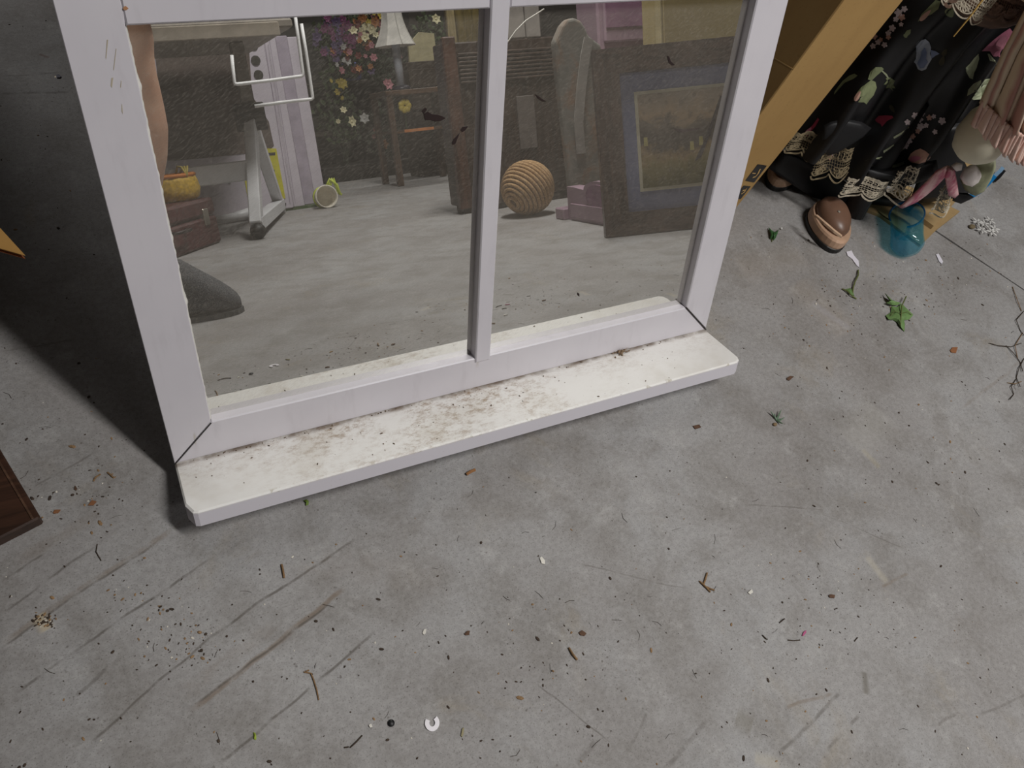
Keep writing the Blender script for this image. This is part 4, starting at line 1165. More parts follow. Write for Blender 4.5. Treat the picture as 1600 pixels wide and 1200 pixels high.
# ------------------------------------------------------------------ tipped paper cup with lime ribbon
p = rf(514, 325); rad = .055
pc = empty('paper_cup', p, 'tipped white paper cup tied with lime ribbon beside the striped carton', 'cup')
Mp = Matrix.Translation((0, 0, rad)) @ Matrix.Rotation(math.radians(97), 4, 'X') @ Matrix.Rotation(0, 4, 'Z')
MB().lathe([(.0, .097), (.041, .095), (.047, .05), (.049, .002), (.052, .0), (.055, .004), (.050, .05), (.044, .10), (.0, .10)], 24, Mp).build('cup_body', plain('paper_white', (220, 214, 200), .7), pc, smooth=True)
lr = plain('lime_ribbon', (190, 204, 66), .5)
MB().lathe([(.050, .055), (.054, .055), (.054, .075), (.048, .075), (.050, .055)], 24, Mp, cap=False).build('ribbon', lr, pc, smooth=True)
for k in range(3): MB().tube([(.02 + .01*k, -.06, .10), (.04 + .012*k, -.06 - .01*k, .13), (.07, -.05, .10 - .02*k), (.075 + .004*k, -.04, .05)], .006, 6).build('ribbon_tail', lr, pc, smooth=True)

# ------------------------------------------------------------------ artificial flowers at the far end
YF = -4.6
stand = empty('flower_stand', (1.9, YF - .25, 0), 'dark low display stand under the artificial flowers', 'stand')
xl, xr = ry(488, 200, YF).x, ry(706, 200, YF).x
MB().bbox((xl - 1.9, -.15, 0), (xr - 1.9, .35, .10), .005).build('base', plain('stand_dark', (44, 40, 36), .8), stand)
MB().bbox((xl - 1.9, -.2, .30), (xr - 1.9, .25, .33), .005).build('shelf', plain('stand_shelf', (60, 52, 44), .8), stand)
MB().bbox((xl - 1.9, -.35, .62), (xr - 1.9, -.02, .65), .005).build('shelf', plain('stand_shelf', (60, 52, 44), .8), stand)
MB().bbox((xl - 1.9, -.37, .0), (xr - 1.9, -.35, 1.25), .005).build('back_panel', plain('stand_back', (40, 38, 34), .8), stand)
for x in (xl - 1.88, xr - 1.92): MB().bbox((x - .02, -.35, .10), (x + .02, -.3, .62), .004).build('upright', plain('stand_dark', (44, 40, 36), .8), stand)
M_FOL = [plain('foliage_a', (58, 72, 40), .7, .4, 30), plain('foliage_b', (44, 54, 36), .7, .4, 30)]
# one leaf sprig and one blossom, copied
def blossom_mesh(name, mat):
    mb = MB()
    for k in range(6):
        a = 2*math.pi*k/6; d_ = Vector((math.cos(a), -.55, math.sin(a))); s_ = Vector((-math.sin(a), 0, math.cos(a)))
        c_ = Vector((0, 0, 0)); mid = d_ * .024; tip = d_ * .044 + Vector((0, .012, 0))
        th_ = Vector((0, .002, 0))
        mb.add([c_, mid + s_*.016, tip, mid - s_*.016, c_ + th_, mid + s_*.016 + th_, tip + th_, mid - s_*.016 + th_], [(0,1,2,3), (7,6,5,4), (0,4,5,1), (1,5,6,2), (2,6,7,3), (3,7,4,0)])
    mb.ball((0, -.004, 0), .010, 8, 6)
    o = mb.build(name, mat, None); me = o.data; bpy.data.objects.remove(o); return me
FC = {'magenta': (120, 56, 100), 'yellow': (180, 160, 64), 'pink': (190, 128, 136), 'red': (124, 56, 52), 'orange': (170, 112, 64), 'cream': (206, 198, 160), 'violet': (92, 72, 112), 'white': (196, 194, 190)}
FM = {k: blossom_mesh('blossom', plain('petal_' + k, c, .6)) for k, c in FC.items()}
rnd = random.Random(21)
def bouquet(px, py, w, h, cols, nb, lab, y=YF, nl=170):
    c_ = ry(px, py, y); sc_ = (ry(px + 10, py, y) - c_).length / 10
    zb = c_.z - h * sc_ / 2
    base_z = .65 if zb > .60 else .33 if zb > .30 else .10
    root = empty('artificial_bouquet', Vector((c_.x, c_.y, base_z)), lab, 'bouquet', 'artificial flowers on the dark stand')
    W_, H_ = w * sc_ / 2, max(.12, h * sc_ / 2); cz = c_.z - base_z
    mb = MB()
    for i in range(9):
        a = rnd.uniform(-1, 1)
        mb.tube([(rnd.uniform(-.02, .02), 0, 0), (a * W_ * .4, rnd.uniform(-.03, .03), cz * .6), (a * W_ * .9, rnd.uniform(-.05, .05), cz + rnd.uniform(-.3, .6) * H_)], .004, 5)
    mb.build('stems', M_FOL[1], root)
    mb = MB()
    for i in range(nl):
        th_ = rnd.uniform(0, 6.28); r = math.sqrt(rnd.random())
        p = Vector((math.cos(th_) * r * W_, rnd.uniform(-.10, .08), cz + math.sin(th_) * r * H_))
        p.z = max(.012, p.z)
        M = Matrix.Translation(p) @ Matrix.Rotation(rnd.uniform(0, 6.28), 4, 'Y') @ Matrix.Rotation(rnd.uniform(-1, 1), 4, 'X')
        l = rnd.uniform(.03, .06); ww = l * .3
        mb.add([M @ Vector(v) for v in ((0,0,0), (ww,.004,l*.5), (0,0,l), (-ww,.004,l*.5), (0,.006,l*.5))], [(0,1,4), (1,2,4), (2,3,4), (3,0,4), (0,3,2,1)])
    o = mb.build('foliage', rnd.choice(M_FOL), root); o['kind'] = 'stuff'
    for i in range(nb):
        th_ = rnd.uniform(0, 6.28); r = math.sqrt(rnd.random())
        b = bpy.data.objects.new('blossom', FM[rnd.choice(cols)]); COL.objects.link(b); b.parent = root
        b.location = (math.cos(th_) * r * W_, .09 + rnd.uniform(0, .04), max(.05, cz + math.sin(th_) * r * H_))
        b.rotation_euler = (rnd.uniform(-.5, .5), rnd.uniform(0, 6), math.pi + rnd.uniform(-.5, .5)); s_ = rnd.uniform(.35, .95); b.scale = (s_, s_, s_)
    return root
bouquet(515, 62, 56, 60, ['magenta', 'magenta', 'violet'], 40, 'tall bunch of magenta artificial flowers beside wire hangers')
bouquet(560, 40, 60, 40, ['red', 'orange', 'pink', 'cream'], 32, 'mixed red, orange and pink artificial flowers on top shelf')
bouquet(586, 34, 40, 36, ['yellow', 'pink', 'cream'], 22, 'yellow and cream artificial flowers left of lampshade')
bouquet(546, 90, 70, 44, ['pink', 'red', 'orange', 'white'], 20, 'loose bunch of pink and red artificial flowers on middle shelf')
bouquet(521, 125, 30, 40, ['yellow'], 7, 'small spray of yellow artificial flowers below the magenta bunch')
bouquet(600, 108, 60, 50, ['violet', 'pink'], 5, 'dim leafy artificial plant behind the lamp post')
bouquet(530, 185, 70, 80, ['white', 'cream'], 4, 'dark leafy artificial plant with few white flowers near floor')
bouquet(600, 205, 90, 70, ['red', 'orange'], 3, 'dark green artificial plant low beside brown side table')
bouquet(670, 60, 40, 60, ['cream'], 2, 'dim foliage behind the cream folder', y=YF - .1)

# blue tub among the flowers
c_ = ry(578, 80, YF + .18)
o = MB().lathe([(.05, 0), (.058, .01), (.066, .10), (.070, .105), (.070, .115), (.062, .115), (.056, .02), (0, .02)], 20).build('blue_tub', plain('tub_blue', (84, 96, 170), .5), None, smooth=True)
o.location = (c_.x, c_.y, .65); tag(o, 'small blue plastic tub among the artificial flowers', 'tub')
o.location.y = YF - .30

# ------------------------------------------------------------------ lamp on a brown side table
YL = -3.7
lt, lb = ry(622, 24, YL), ry(622, 74, YL)
sc_ = (ry(632, 60, YL) - ry(622, 60, YL)).length / 10
lx = ry(618, 70, YL).x - .05
base_z = ry(643, 140, YL).z
lamp = empty('table_lamp', (lx + .05, YL, base_z), 'table lamp with white flared shade and grey post standing before flowers', 'lamp')
zt, zb = ry(620, 18, YL).z - base_z, ry(620, 72, YL).z - base_z
rt, rb = 15 * sc_, 31.5 * sc_
prof = []
for k in range(9):
    f = k / 8; prof.append((rb + (rt - rb) * (1 - (1 - f) ** 1.8), zb + (zt - zb) * f))
sh_prof = prof + [(r - .004, z) for r, z in prof[::-1]] + [prof[0]]
mbs = MB(); mbs.lathe(sh_prof, 8, cap=False)
mbs.build('lamp_shade', plain('shade_fabric', (226, 222, 214), .8), lamp)
for k in range(8):
    a = 2*math.pi*k/8
    MB().tube([(math.cos(a)*r, math.sin(a)*r, z) for r, z in prof], .003, 5).build('shade_rib', plain('shade_piping', (200, 196, 188), .7), lamp)
MB().tube([(0, 0, .02), (0, 0, zb + .06)], 8 * sc_ * .8, 14).build('lamp_post', plain('grey_post_lamp', (170, 174, 182), .4), lamp, smooth=True)
MB().lathe([(.055, 0), (.058, .01), (.05, .022), (.03, .03), (0, .03)], 20).build('lamp_foot', plain('lamp_foot_navy', (38, 36, 52), .4), lamp, smooth=True)
side = empty('side_table', (lx + .1, YL, 0), 'brown side table with orange edged shelf carrying the lamp', 'table')
MB().bbox((-.20, -.16, base_z - .03), (.22, .16, base_z), .004).build('tabletop', wood_mat('umber_wood', (96, 72, 54)), side)
for sx in (-.18, .20):
    for sy in (-.14, .14): MB().bbox((sx-.018, sy-.018, 0), (sx+.018, sy+.018, base_z - .03), .003).build('leg', wood_mat('umber_leg', (84, 62, 46), 2), side)
sz = ry(630, 204, YL + .15).z
MB().bbox((-.19, -.15, sz - .014), (.21, .155, sz), .002).build('shelf', wood_mat('umber_shelf', (100, 74, 54)), side)
MB().bbox((-.12, .156, sz - .012), (.06, .162, sz + .004), .001).build('shelf_edge', plain('orange_edge', (190, 118, 62), .6), side)
b = empty('yellow_blossom', Vector((ry(637, 165, YL + .17).x, YL + .10, sz)), 'single large yellow artificial blossom on brown side table shelf', 'flower')
zz = ry(637, 165, YL + .12).z - sz
for k in range(7):
    a = 2*math.pi*k/7
    MB().ball((math.cos(a)*.022, .02, max(.03, zz) + math.sin(a)*.022), (.020, .010, .020), 8, 6).build('petal', plain('petal_yellow', (206, 184, 62), .6), b, smooth=True)
MB().tube([(0, 0, 0), (0, .015, max(.03, zz))], .004, 6).build('stem', M_FOL[0], b)
# cream folder leaning behind the lamp
a = ry(642, 96, YL - .4); 
f_ = [ry(x, y, YL - .4) for x, y in ((640,98),(684,98),(678,52),(655,50),(638,70))]
o = fix_normals(MB().prism(f_, (0, -.02, 0)).build('cream_folder', plain('cream_card', (200, 190, 150), .7), None, local=(f_[0].x, YL - .4, f_[0].z)))
tag(o, 'cream card folder standing behind the lamp', 'folder')
fs_ = empty('plant_crate', (f_[0].x + .15, YL - .42, 0), 'dark slatted crate standing behind the lamp', 'crate')
hz = f_[0].z
for k in range(5): MB().bbox((-.2, .10, .02 + k * (hz - .04) / 5), (.2, .115, (k + .8) * (hz - .04) / 5 + .02), .002).build('slat', plain('crate_dark', (58, 46, 36), .8), fs_)
MB().bbox((-.2, -.10, 0), (.2, .098, hz - .001), .003).build('crate_box', plain('crate_dark', (58, 46, 36), .8), fs_)

# ------------------------------------------------------------------ dark slatted cabinet in the middle
YC = -1.98
xa, xb = ry(696, 250, YC - .06).x, ry(890, 250, YC).x
zt = ry(830, 60, YC).z
cab = empty('slatted_cabinet', ((xa + xb)/2, YC - .16, 0), 'dark brown cabinet with ribbed front standing behind the sisal ball', 'cabinet')
CX = cab.location.x; x0, x1 = xa - CX, xb - CX
M_DK = wood_mat('dark_cabinet', (66, 52, 44), 2); M_DK2 = wood_mat('dark_cabinet_slat', (84, 70, 62), 0)
MB().bbox((x0, .10, .03), (x1, .2, zt), .005).build('body', M_DK, cab)
xm = ry(762, 200, YC).x - CX
MB().bbox((x0 - .002, .185, .02), (x0 + .05, .212, zt + .02), .004).build('side_post', wood_mat('reddish_post', (92, 64, 52), 2), cab)
MB().bbox((xm - .03, .19, .02), (xm + .03, .210, zt), .004).build('middle_post', M_DK, cab)
z1_, z2_ = ry(830, 122, YC).z, ry(830, 80, YC).z
for k in range(8):
    zz = z1_ + (z2_ - z1_) * k / 7
    for a_, b__ in ((x0 + .055, xm - .034), (xm + .034, x1 - .01)):
        MB().bbox((a_, .2, zz), (b__, .212, zz + (z2_ - z1_) / 7 * .55), .002).build('slat', M_DK2, cab)
pz = ry(815, 150, YC).z; pz0 = ry(815, 232, YC).z
MB().bbox((ry(803, 200, YC).x - CX, .2, pz0), (ry(830, 200, YC).x - CX, .206, pz), .002).build('reflection_streak', plain('streak_grey', (100, 92, 88), .5), cab)  # pale reflection on the cabinet front, painted as a grey strip
MB().bbox((x0 + .02, .11, 0), (x1 - .02, .19, .03), .003).build('plinth', M_DK, cab)
# tan laths standing on the cabinet's left end
for k, (px, w_) in enumerate(((706, .035), (732, .10))):
    p_ = ry(px, 60, YC - .02)
    o = MB().bbox((-w_/2, -.01, 0), (w_/2, .01, .30), .002).build('wooden_lath', wood_mat('lath_pale' if k == 0 else 'lath_olive', (176, 160, 120) if k == 0 else (120, 106, 66), 2), None)
    o.location = (p_.x, YC - .02, zt); tag(o, ('narrow pale' if k == 0 else 'wide olive') + ' wooden lath standing on the slatted cabinet', 'lath')
# grey cartons and cable on the cabinet
for k, (p0, p1, lab) in enumerate((((782, 58), (824, 58), 'left pale grey carton on top of slatted cabinet'), ((825.5, 57), (848, 57), 'narrow right pale grey carton on top of slatted cabinet'))):
    a, b_ = ry(*p0, YC + .05), ry(*p1, YC + .05)
    g_ = empty('grey_carton', Vector(((a.x + b_.x)/2, YC - .01, zt)), lab, 'box'); hw = (b_.x - a.x)/2
    MB().bbox((-hw, -.05, 0), (hw, .05, .22), .004).build('carton_body', plain('grey_card', (152, 146, 140), .7), g_)
    MB().bbox((-hw, -.05, .2202), (hw, -.002, .223), .001).build('carton_flap', plain('grey_card', (152, 146, 140), .7), g_)
    MB().bbox((-hw, .002, .2202), (hw, .05, .223), .001).build('carton_flap', plain('grey_card', (152, 146, 140), .7), g_)
pts = [ry(x, y, YC + .17) for x, y in ((776,92),(793,66),(806,48),(822,32),(838,22),(850,14))]
o = MB().tube(pts, .0028, 6).build('white_cable', plain('cable_white', (210, 206, 198), .5), None, smooth=True, local=pts[0])
tag(o, 'thin white cable drooping over the grey cartons', 'cable')

# ------------------------------------------------------------------ pink toy chest above, grey padded board, sisal ball
YP = -1.86
pa_, pb_ = ry(884, 60, YP - .25).x, ry(1030, 60, YP).x
zb_ = 0
pk = empty('pink_drawer_tower', ((pa_ + pb_)/2, YP - .14, 0), 'mauve pink plastic drawer tower behind the grey padded board', 'drawers')
PX = pk.location.x; M_MAUVE = plain('mauve_plastic', (164, 138, 152), .45, .06)
MB().bbox((pa_ - PX, -.02, 0), (pb_ - PX, .14, .84), .008).build('tower_body', M_MAUVE, pk)
for k in range(3):
    z0 = .06 + k * .26
    d_ = MB().bbox((pa_ - PX + .02, .14, z0), (pb_ - PX - .02, .158, z0 + .23), .006).build('drawer', M_MAUVE, pk)
    MB().bbox((-.12, .158, z0 + .05), (.12, .163, z0 + .17), .003).build('drawer_panel', plain('mauve_deep', (140, 104, 128), .5), d_)
YB = -1.42
def bpt(x, y): return ry(x, y, YB)
ol = [(906,292),(924,300),(945,306),(945,110),(940,70),(920,55),(915,42),(908,32),(898,27),(886,30),(878,40),(872,54),(867,66),(870,100),(876,150),(884,220),(892,268)]
pts = [bpt(*p_) for p_ in ol]
mz = min(p_.z for p_ in pts)
def tapestry():
    t = NT('faded_print_cover'); n1 = t.noise(9, 5, .6, None, .5); n2 = t.noise(60, 3)
    c = t.ramp(n1, [(.3, rgb(112, 114, 108)), (.5, rgb(132, 128, 120)), (.64, rgb(146, 116, 92)), (.76, rgb(124, 130, 104))]); t.base(c); t.rough(.85); t.bump(n2, .2, .002); return t.m
bd = empty('padded_board', Vector((pts[0].x, YB, 0)), 'grey padded board with faded floral cover and scrolled top, leaning upright', 'board')
for p_ in pts:
    if p_.z < .2: p_.z = max(.0, p_.z - .10) if p_.z - .1 > 0 else 0.0
o = fix_normals(MB().prism(pts, (0, -.035, 0)).build('padded_cover', tapestry(), bd, local=bd.location))
bv = o.modifiers.new('soft', 'BEVEL'); bv.width = .01; bv.segments = 3
fl_ = [bpt(x, y) + Vector((0, .006, 0)) for x, y in ((918,60),(912,90),(906,140),(902,190),(906,240))]
MB().strip(fl_, .035, (0, 1, 0), .004).build('cover_fold', plain('cover_fold_grey', (156, 152, 146), .85), bd, local=bd.location)

bc = rf(834, 337); br2 = .098
ball = empty('sisal_ball', Vector((bc.x, bc.y - .03, 0)), 'round ball wound with tan sisal rope on concrete floor', 'ball')
t = NT('sisal'); nz = t.noise(180, 3, .6); t.base(t.mix(t.step(nz, .3, .7), rgb(150, 116, 78), rgb(196, 162, 118))); t.rough(.9); t.bump(nz, .5, .002); M_SIS = t.m
MB().ball((0, 0, br2), br2 - .006, 20, 14).build('core', plain('sisal_core', (98, 72, 46), .9), ball, smooth=True)
sp = []
tilt = Matrix.Rotation(math.radians(62), 3, 'Y') @ Matrix.Rotation(math.radians(15), 3, 'X')
for i in range(560):
    u = i / 559; th_ = .12 + (math.pi - .24) * u; ph = u * 2 * math.pi * 17
    sp.append(tilt @ Vector((math.sin(th_) * math.cos(ph), math.sin(th_) * math.sin(ph), math.cos(th_))) * (br2 - .0065) + Vector((0, 0, br2)))
MB().tube(sp, .0072, 6).build('rope_winding', M_SIS, ball, smooth=True)

# pink toy with an arched crest on the floor
ta, tb = rf(889, 343), rf(945, 353)
tdir = (tb - ta); tw = tdir.length * 1.9; tdir.normalize(); tn = Vector((-tdir.y, tdir.x, 0))
toy = empty('pink_toy_bench', ta, 'small mauve pink plastic toy bench with arched crest beside the framed print', 'toy')
Mt = Matrix(((tdir.x, -tn.x, 0), (tdir.y, -tn.y, 0), (0, 0, 1)))
th_ = rpl(890, 292, ta, tn).z
prof = [(0, 0), (tw, 0), (tw, th_ * .92), (tw*.70, th_ * .95)] + [(tw*.45 + math.cos(a*math.pi/10) * tw*.20, th_ * .95 + math.sin(a*math.pi/10) * th_*.28) for a in range(11)] + [(tw*.1, th_), (0, th_)]
fix_normals(MB().prism([Mt @ Vector((x, 0, z_)) for x, z_ in prof], Mt @ Vector((0, .05, 0))).build('toy_back', M_MAUVE, toy))
fix_normals(MB().prism([Mt @ Vector((tw*.45 + math.cos(a*math.pi/10) * tw*.16, -.004, th_ * .80 + math.sin(a*math.pi/10) * th_*.34)) for a in range(20)], Mt @ Vector((0, .004, 0))).build('crest_oval', plain('mauve_deep', (140, 104, 128), .5), toy))
fix_normals(MB().bbox((tw*.06, -.006, th_*.10), (tw*.94, 0, th_*.52), .002, Mt).build('toy_panel', M_MAUVE, toy))
fix_normals(MB().bbox((-.06, -.02, 0), (0.0, .05, th_*.35), .004, Mt).build('toy_arm', M_MAUVE, toy))

# ------------------------------------------------------------------ framed print with blue mat
ga, gb = rf(945, 371), rf(1087, 356)
gd = (gb - ga); gd.z = 0; gd.normalize(); gn = Vector((-gd.y, gd.x, 0))       # gn towards the mirror
if gn.y < 0: gn = -gn
lean = math.radians(7)
gu = (Vector((0, 0, 1)) * math.cos(lean) - gn * math.sin(lean)).normalized(); gf = gd.cross(gu)
if gf.dot(gn) < 0: gf = -gf
def gp(x, y):
    q = rpl(x, y, ga, gf) - ga; return q.dot(gd), q.dot(gu)
GH = gp(931, 80)[1]; GW = .62
print_ = empty('framed_print', ga, 'framed landscape print with blue mat and brown wood frame leaning by beige carton', 'picture')
Mg = Matrix((gd, -gf, gu)).transposed()
fw = gp(978, 300)[0]; fwb = gp(1000, 330)[1]; ix0, iz0 = gp(1000, 300); _, iz1 = gp(993, 144)
fwt = GH - gp(965, 116)[1]
M_FR = wood_mat('frame_brown', (98, 78, 68), 0); M_FRV = wood_mat('frame_brown_v', (98, 78, 68), 2); M_MAT = plain('blue_mat', (120, 124, 152), .8, .05)
def gbar(name, pts, d0, d1, mat, parent=print_):
    return fix_normals(MB().prism([Mg @ Vector((x, d0, z_)) for x, z_ in pts], Mg @ Vector((0, d1 - d0, 0))).build(name, mat, parent))
gbar('frame_rail', [(0, 0), (GW, 0), (GW - fw, fwb), (fw, fwb)], -.022, .01, M_FR)
gbar('frame_rail', [(0, GH), (fw, GH - fwt), (GW - fw, GH - fwt), (GW, GH)], -.022, .01, M_FR)
gbar('frame_stile', [(0, 0.0005), (fw, fwb), (fw, GH - fwt), (0, GH - .0005)], -.022, .01, M_FRV)
gbar('frame_stile', [(GW, 0.0005), (GW, GH - .0005), (GW - fw, GH - fwt), (GW - fw, fwb)], -.022, .01, M_FRV)
gbar('mat_board', [(fw - .004, fwb - .004), (GW - fw + .004, fwb - .004), (GW - fw + .004, GH - fwt + .004), (fw - .004, GH - fwt + .004)], -.004, .004, M_MAT)
bw_ = .009
gbar('inner_border', [(ix0, iz0), (GW - ix0, iz0), (GW - ix0, iz1), (ix0, iz1)], -.006, -.004, plain('cream_border', (196, 190, 168), .7))
def landscape():
    t = NT('landscape_print'); X, Y, Z = t.sep()
    n1 = t.noise(14, 6, .65, None, .6); h = t.math('ADD', Z, t.math('MULTIPLY', t.math('SUBTRACT', n1, .5), .16))
    c = t.ramp(t.step(h, iz0, iz1), [(0, rgb(96, 92, 56)), (.15, rgb(128, 118, 74)), (.28, rgb(150, 128, 92)), (.40, rgb(84, 76, 66)), (.58, rgb(96, 88, 80)), (.72, rgb(122, 112, 100)), (.84, rgb(172, 150, 122)), (1, rgb(150, 138, 122))])
    c = t.mix(t.math('MULTIPLY', t.step(t.noise(40, 4), .52, .66), .4), c, rgb(70, 62, 54)); t.base(c); t.rough(.35); return t.m
pic = gbar('picture_sheet', [(ix0 + bw_, iz0 + bw_), (GW - ix0 - bw_, iz0 + bw_), (GW - ix0 - bw_, iz1 - bw_), (ix0 + bw_, iz1 - bw_)], -.0075, -.006, landscape())
gbar('picture_detail', [gp(*q) for q in ((1050,200),(1060,208),(1088,204),(1092,200),(1082,201),(1066,203))], -.0085, -.0075, plain('roof_dark', (84, 62, 66), .5), pic)
gbar('picture_detail', [gp(*q) for q in ((1124,150),(1128,152),(1112,200),(1094,246),(1084,252),(1100,218))], -.0085, -.0075, plain('branch_dark', (62, 52, 54), .5), pic)
for q in ((1008, 222), (1080, 228), (1094, 220)):
    x, z_ = gp(*q); gbar('picture_detail', [(x - .006, z_ - .012), (x + .006, z_ - .012), (x + .005, z_ + .012), (x - .005, z_ + .012)], -.0085, -.0075, plain('lit_yellow', (170, 160, 96), .5), pic)
gbar('backing', [(.01, .01), (GW - .01, .01), (GW - .01, GH - .01), (.01, GH - .01)], .010, .014, plain('kraft_back', (140, 110, 76), .8))

# tall beige carton behind the framed print
k0, k1 = ry(1008, 40, -1.42), ry(1200, 60, -1.30)
bc_ = empty('beige_carton', ((k0.x + k1.x)/2, -1.52, 0), 'tall plain beige carton standing behind the framed print', 'box')
hw = (k1.x - k0.x)/2
MB().bbox((-hw, .08, 0), (hw, .2, .88), .005).build('carton_body', cardboard('beige_card', (196, 178, 128)), bc_)
MB().bbox((-hw - .012, .17, 0), (-hw - .001, .2, .88), .003).build('corner_tape', plain('tape_pale', (206, 190, 144), .6), bc_)
for y0, y1 in ((.08, .138), (.142, .2)): MB().bbox((-hw, y0, .8805), (hw, y1, .884), .001).build('carton_flap', cardboard('beige_card_flap', (190, 172, 124)), bc_)

# ------------------------------------------------------------------ small things dropped on the concrete
def flat(name, px, mat, lab=None, cat=None, z=.0006, th=.0012, group=None, parent=None):
    pts = [fl(x, y, z) for x, y in px]
    o = fix_normals(MB().prism(pts, (0, 0, th)).build(name, mat, parent, local=None if parent else pts[0]))
    if lab: tag(o, lab, cat, group)
    return o
M_IVY = plain('ivy_green', (108, 138, 84), .5, .15, 60); M_IVY2 = plain('ivy_dark', (52, 92, 48), .5, .15, 60); M_STEM = plain('ivy_stem', (96, 104, 56), .6)
def leaf3(name, px, mat, root, z0=.003, rise=.006):
    """leaf lying slightly cupped, veined down the middle"""
    cx = sum(p[0] for p in px) / len(px); cy = sum(p[1] for p in px) / len(px); n_ = len(px)
    mb = MB(); vs = [fl(cx, cy, z0 + rise)]
    for k in (.5, 1.0): vs += [fl(cx + (x-cx)*k, cy + (y-cy)*k, z0 + rise * (1 - k*k) + .002 * k * math.sin(i * 2.2)) for i, (x, y) in enumerate(px)]
    m = len(vs); vs += [v - Vector((0, 0, .0008)) for v in vs]
    fs = []
    for i in range(n_):
        j = (i+1) % n_
        fs += [(0, 1+i, 1+j), (1+i, 1+n_+i, 1+n_+j, 1+j), (m, m+1+j, m+1+i), (m+1+i, m+1+j, m+1+n_+j, m+1+n_+i), (1+n_+i, m+1+n_+i, m+1+n_+j, 1+n_+j)]
    return fix_normals(mb.add(vs, fs).build(name, mat, root, local=root.location))
# ivy sprig
iv = empty('ivy_sprig', fl(1406, 490), 'bright green artificial ivy leaf sprig lying on concrete below the cup', 'leaf')
lf = leaf3('leaf', [(1393,478),(1402,480),(1409,474),(1416,481),(1427,492),(1421,499),(1413,500),(1414,508),(1413,518),(1408,511),(1402,503),(1396,500),(1389,499),(1384,493),(1392,488)], M_IVY, iv)
leaf3('leaf', [(1383,458),(1388,463),(1393,468),(1402,472),(1408,473),(1402,477),(1393,476),(1385,473),(1391,471),(1387,465)], M_IVY, iv, .006)
MB().tube([fl(1416,463,.008), fl(1409,478,.010), fl(1408,492,.010), fl(1407,508,.006)], .0012, 6).build('stem', M_STEM, iv, local=iv.location)
MB().tube([fl(1408,490,.011), fl(1398,486,.010), fl(1391,494,.006)], .0006, 5).build('vein', M_STEM, lf, local=iv.location)
MB().tube([fl(1408,490,.011), fl(1418,487,.010), fl(1424,492,.006)], .0006, 5).build('vein', M_STEM, lf, local=iv.location)
# dark sprig by the mirror's right edge
sp1 = empty('leaf_sprig', fl(1208, 368), 'small dark green artificial leaf sprig near the carton base', 'leaf')
leaf3('leaf', [(1201,355),(1206,360),(1214,364),(1212,370),(1207,372),(1203,374),(1204,366)], M_IVY2, sp1)
leaf3('leaf', [(1206,362),(1213,362),(1217,358),(1215,365),(1212,372),(1208,376),(1207,368)], M_IVY2, sp1, .005)
MB().tube([fl(1207,365,.006), fl(1206,378,.001)], .0008, 5).build('stem', M_STEM, sp1, local=sp1.location)
MB().ball(fl(1221, 357, .003), .002, 8, 6).build('bud', plain('bud_white', (230, 230, 226), .6), sp1, local=sp1.location)
# bare stem
sp2 = empty('bare_sprig', fl(1330, 450), 'curling bare green stem on concrete left of the ivy sprig', 'sprig')
MB().tube([fl(x, y, z_) for x, y, z_ in ((1341,422,.002),(1341,430,.004),(1336,440,.005),(1333,450,.003),(1332,460,.002))], .0014, 6).build('stem', M_STEM, sp2, local=sp2.location)
MB().tube([fl(x, y, z_) for x, y, z_ in ((1316,451,.002),(1324,455,.004),(1331,462,.004),(1338,467,.001))], .0012, 6).build('stem', M_STEM, sp2, local=sp2.location)
leaf3('leaf', [(1321,452),(1328,450),(1333,455),(1335,462),(1328,459)], M_IVY, sp2, .002, .003)
# white flower head
wf = empty('white_flower', fl(1536, 356), 'small cluster of white artificial flowers on floor beyond the joint', 'flower')
M_WF = plain('petal_white', (232, 230, 222), .6, .05); rnd = random.Random(9)
wc = fl(1536, 356)
for k, (fx, fy) in enumerate(((-.018, -.008), (.004, .006), (.018, -.012), (.026, .010), (.002, -.018), (-.010, .014))):
    c_ = wc + Vector((fx, fy, 0)); rot = rnd.uniform(0, 6)
    mb = MB()
    for i in range(5):
        a = rot + i * 2*math.pi/5; d_ = Vector((math.cos(a), math.sin(a), .3))
        mb.ball(c_ + d_ * .0070 + Vector((0, 0, .004)), (.0060, .0024, .0014), 7, 5, Matrix.Rotation(a, 3, 'Z'))
    mb.build('floret', M_WF, wf, local=wf.location)
MB().ball(fl(1519, 354, .004), (.008, .006, .004), 8, 6).build('calyx', plain('calyx_brown', (110, 96, 70), .8), wf, local=wf.location)
# paper and plastic bits
M_WP = plain('white_scrap', (216, 212, 220), .6, .04)
flat('paper_scrap', [(1322,394),(1330,392),(1334,400),(1341,408),(1342,418),(1338,415),(1331,405),(1324,400)], M_WP, 'torn lilac white paper scrap poking from under the brown doll shoe', 'scrap')
flat('paper_scrap', [(1462,398),(1466,397),(1473,409),(1471,413),(1467,409)], M_WP, 'narrow white paper sliver on floor right of the blue cup', 'scrap')
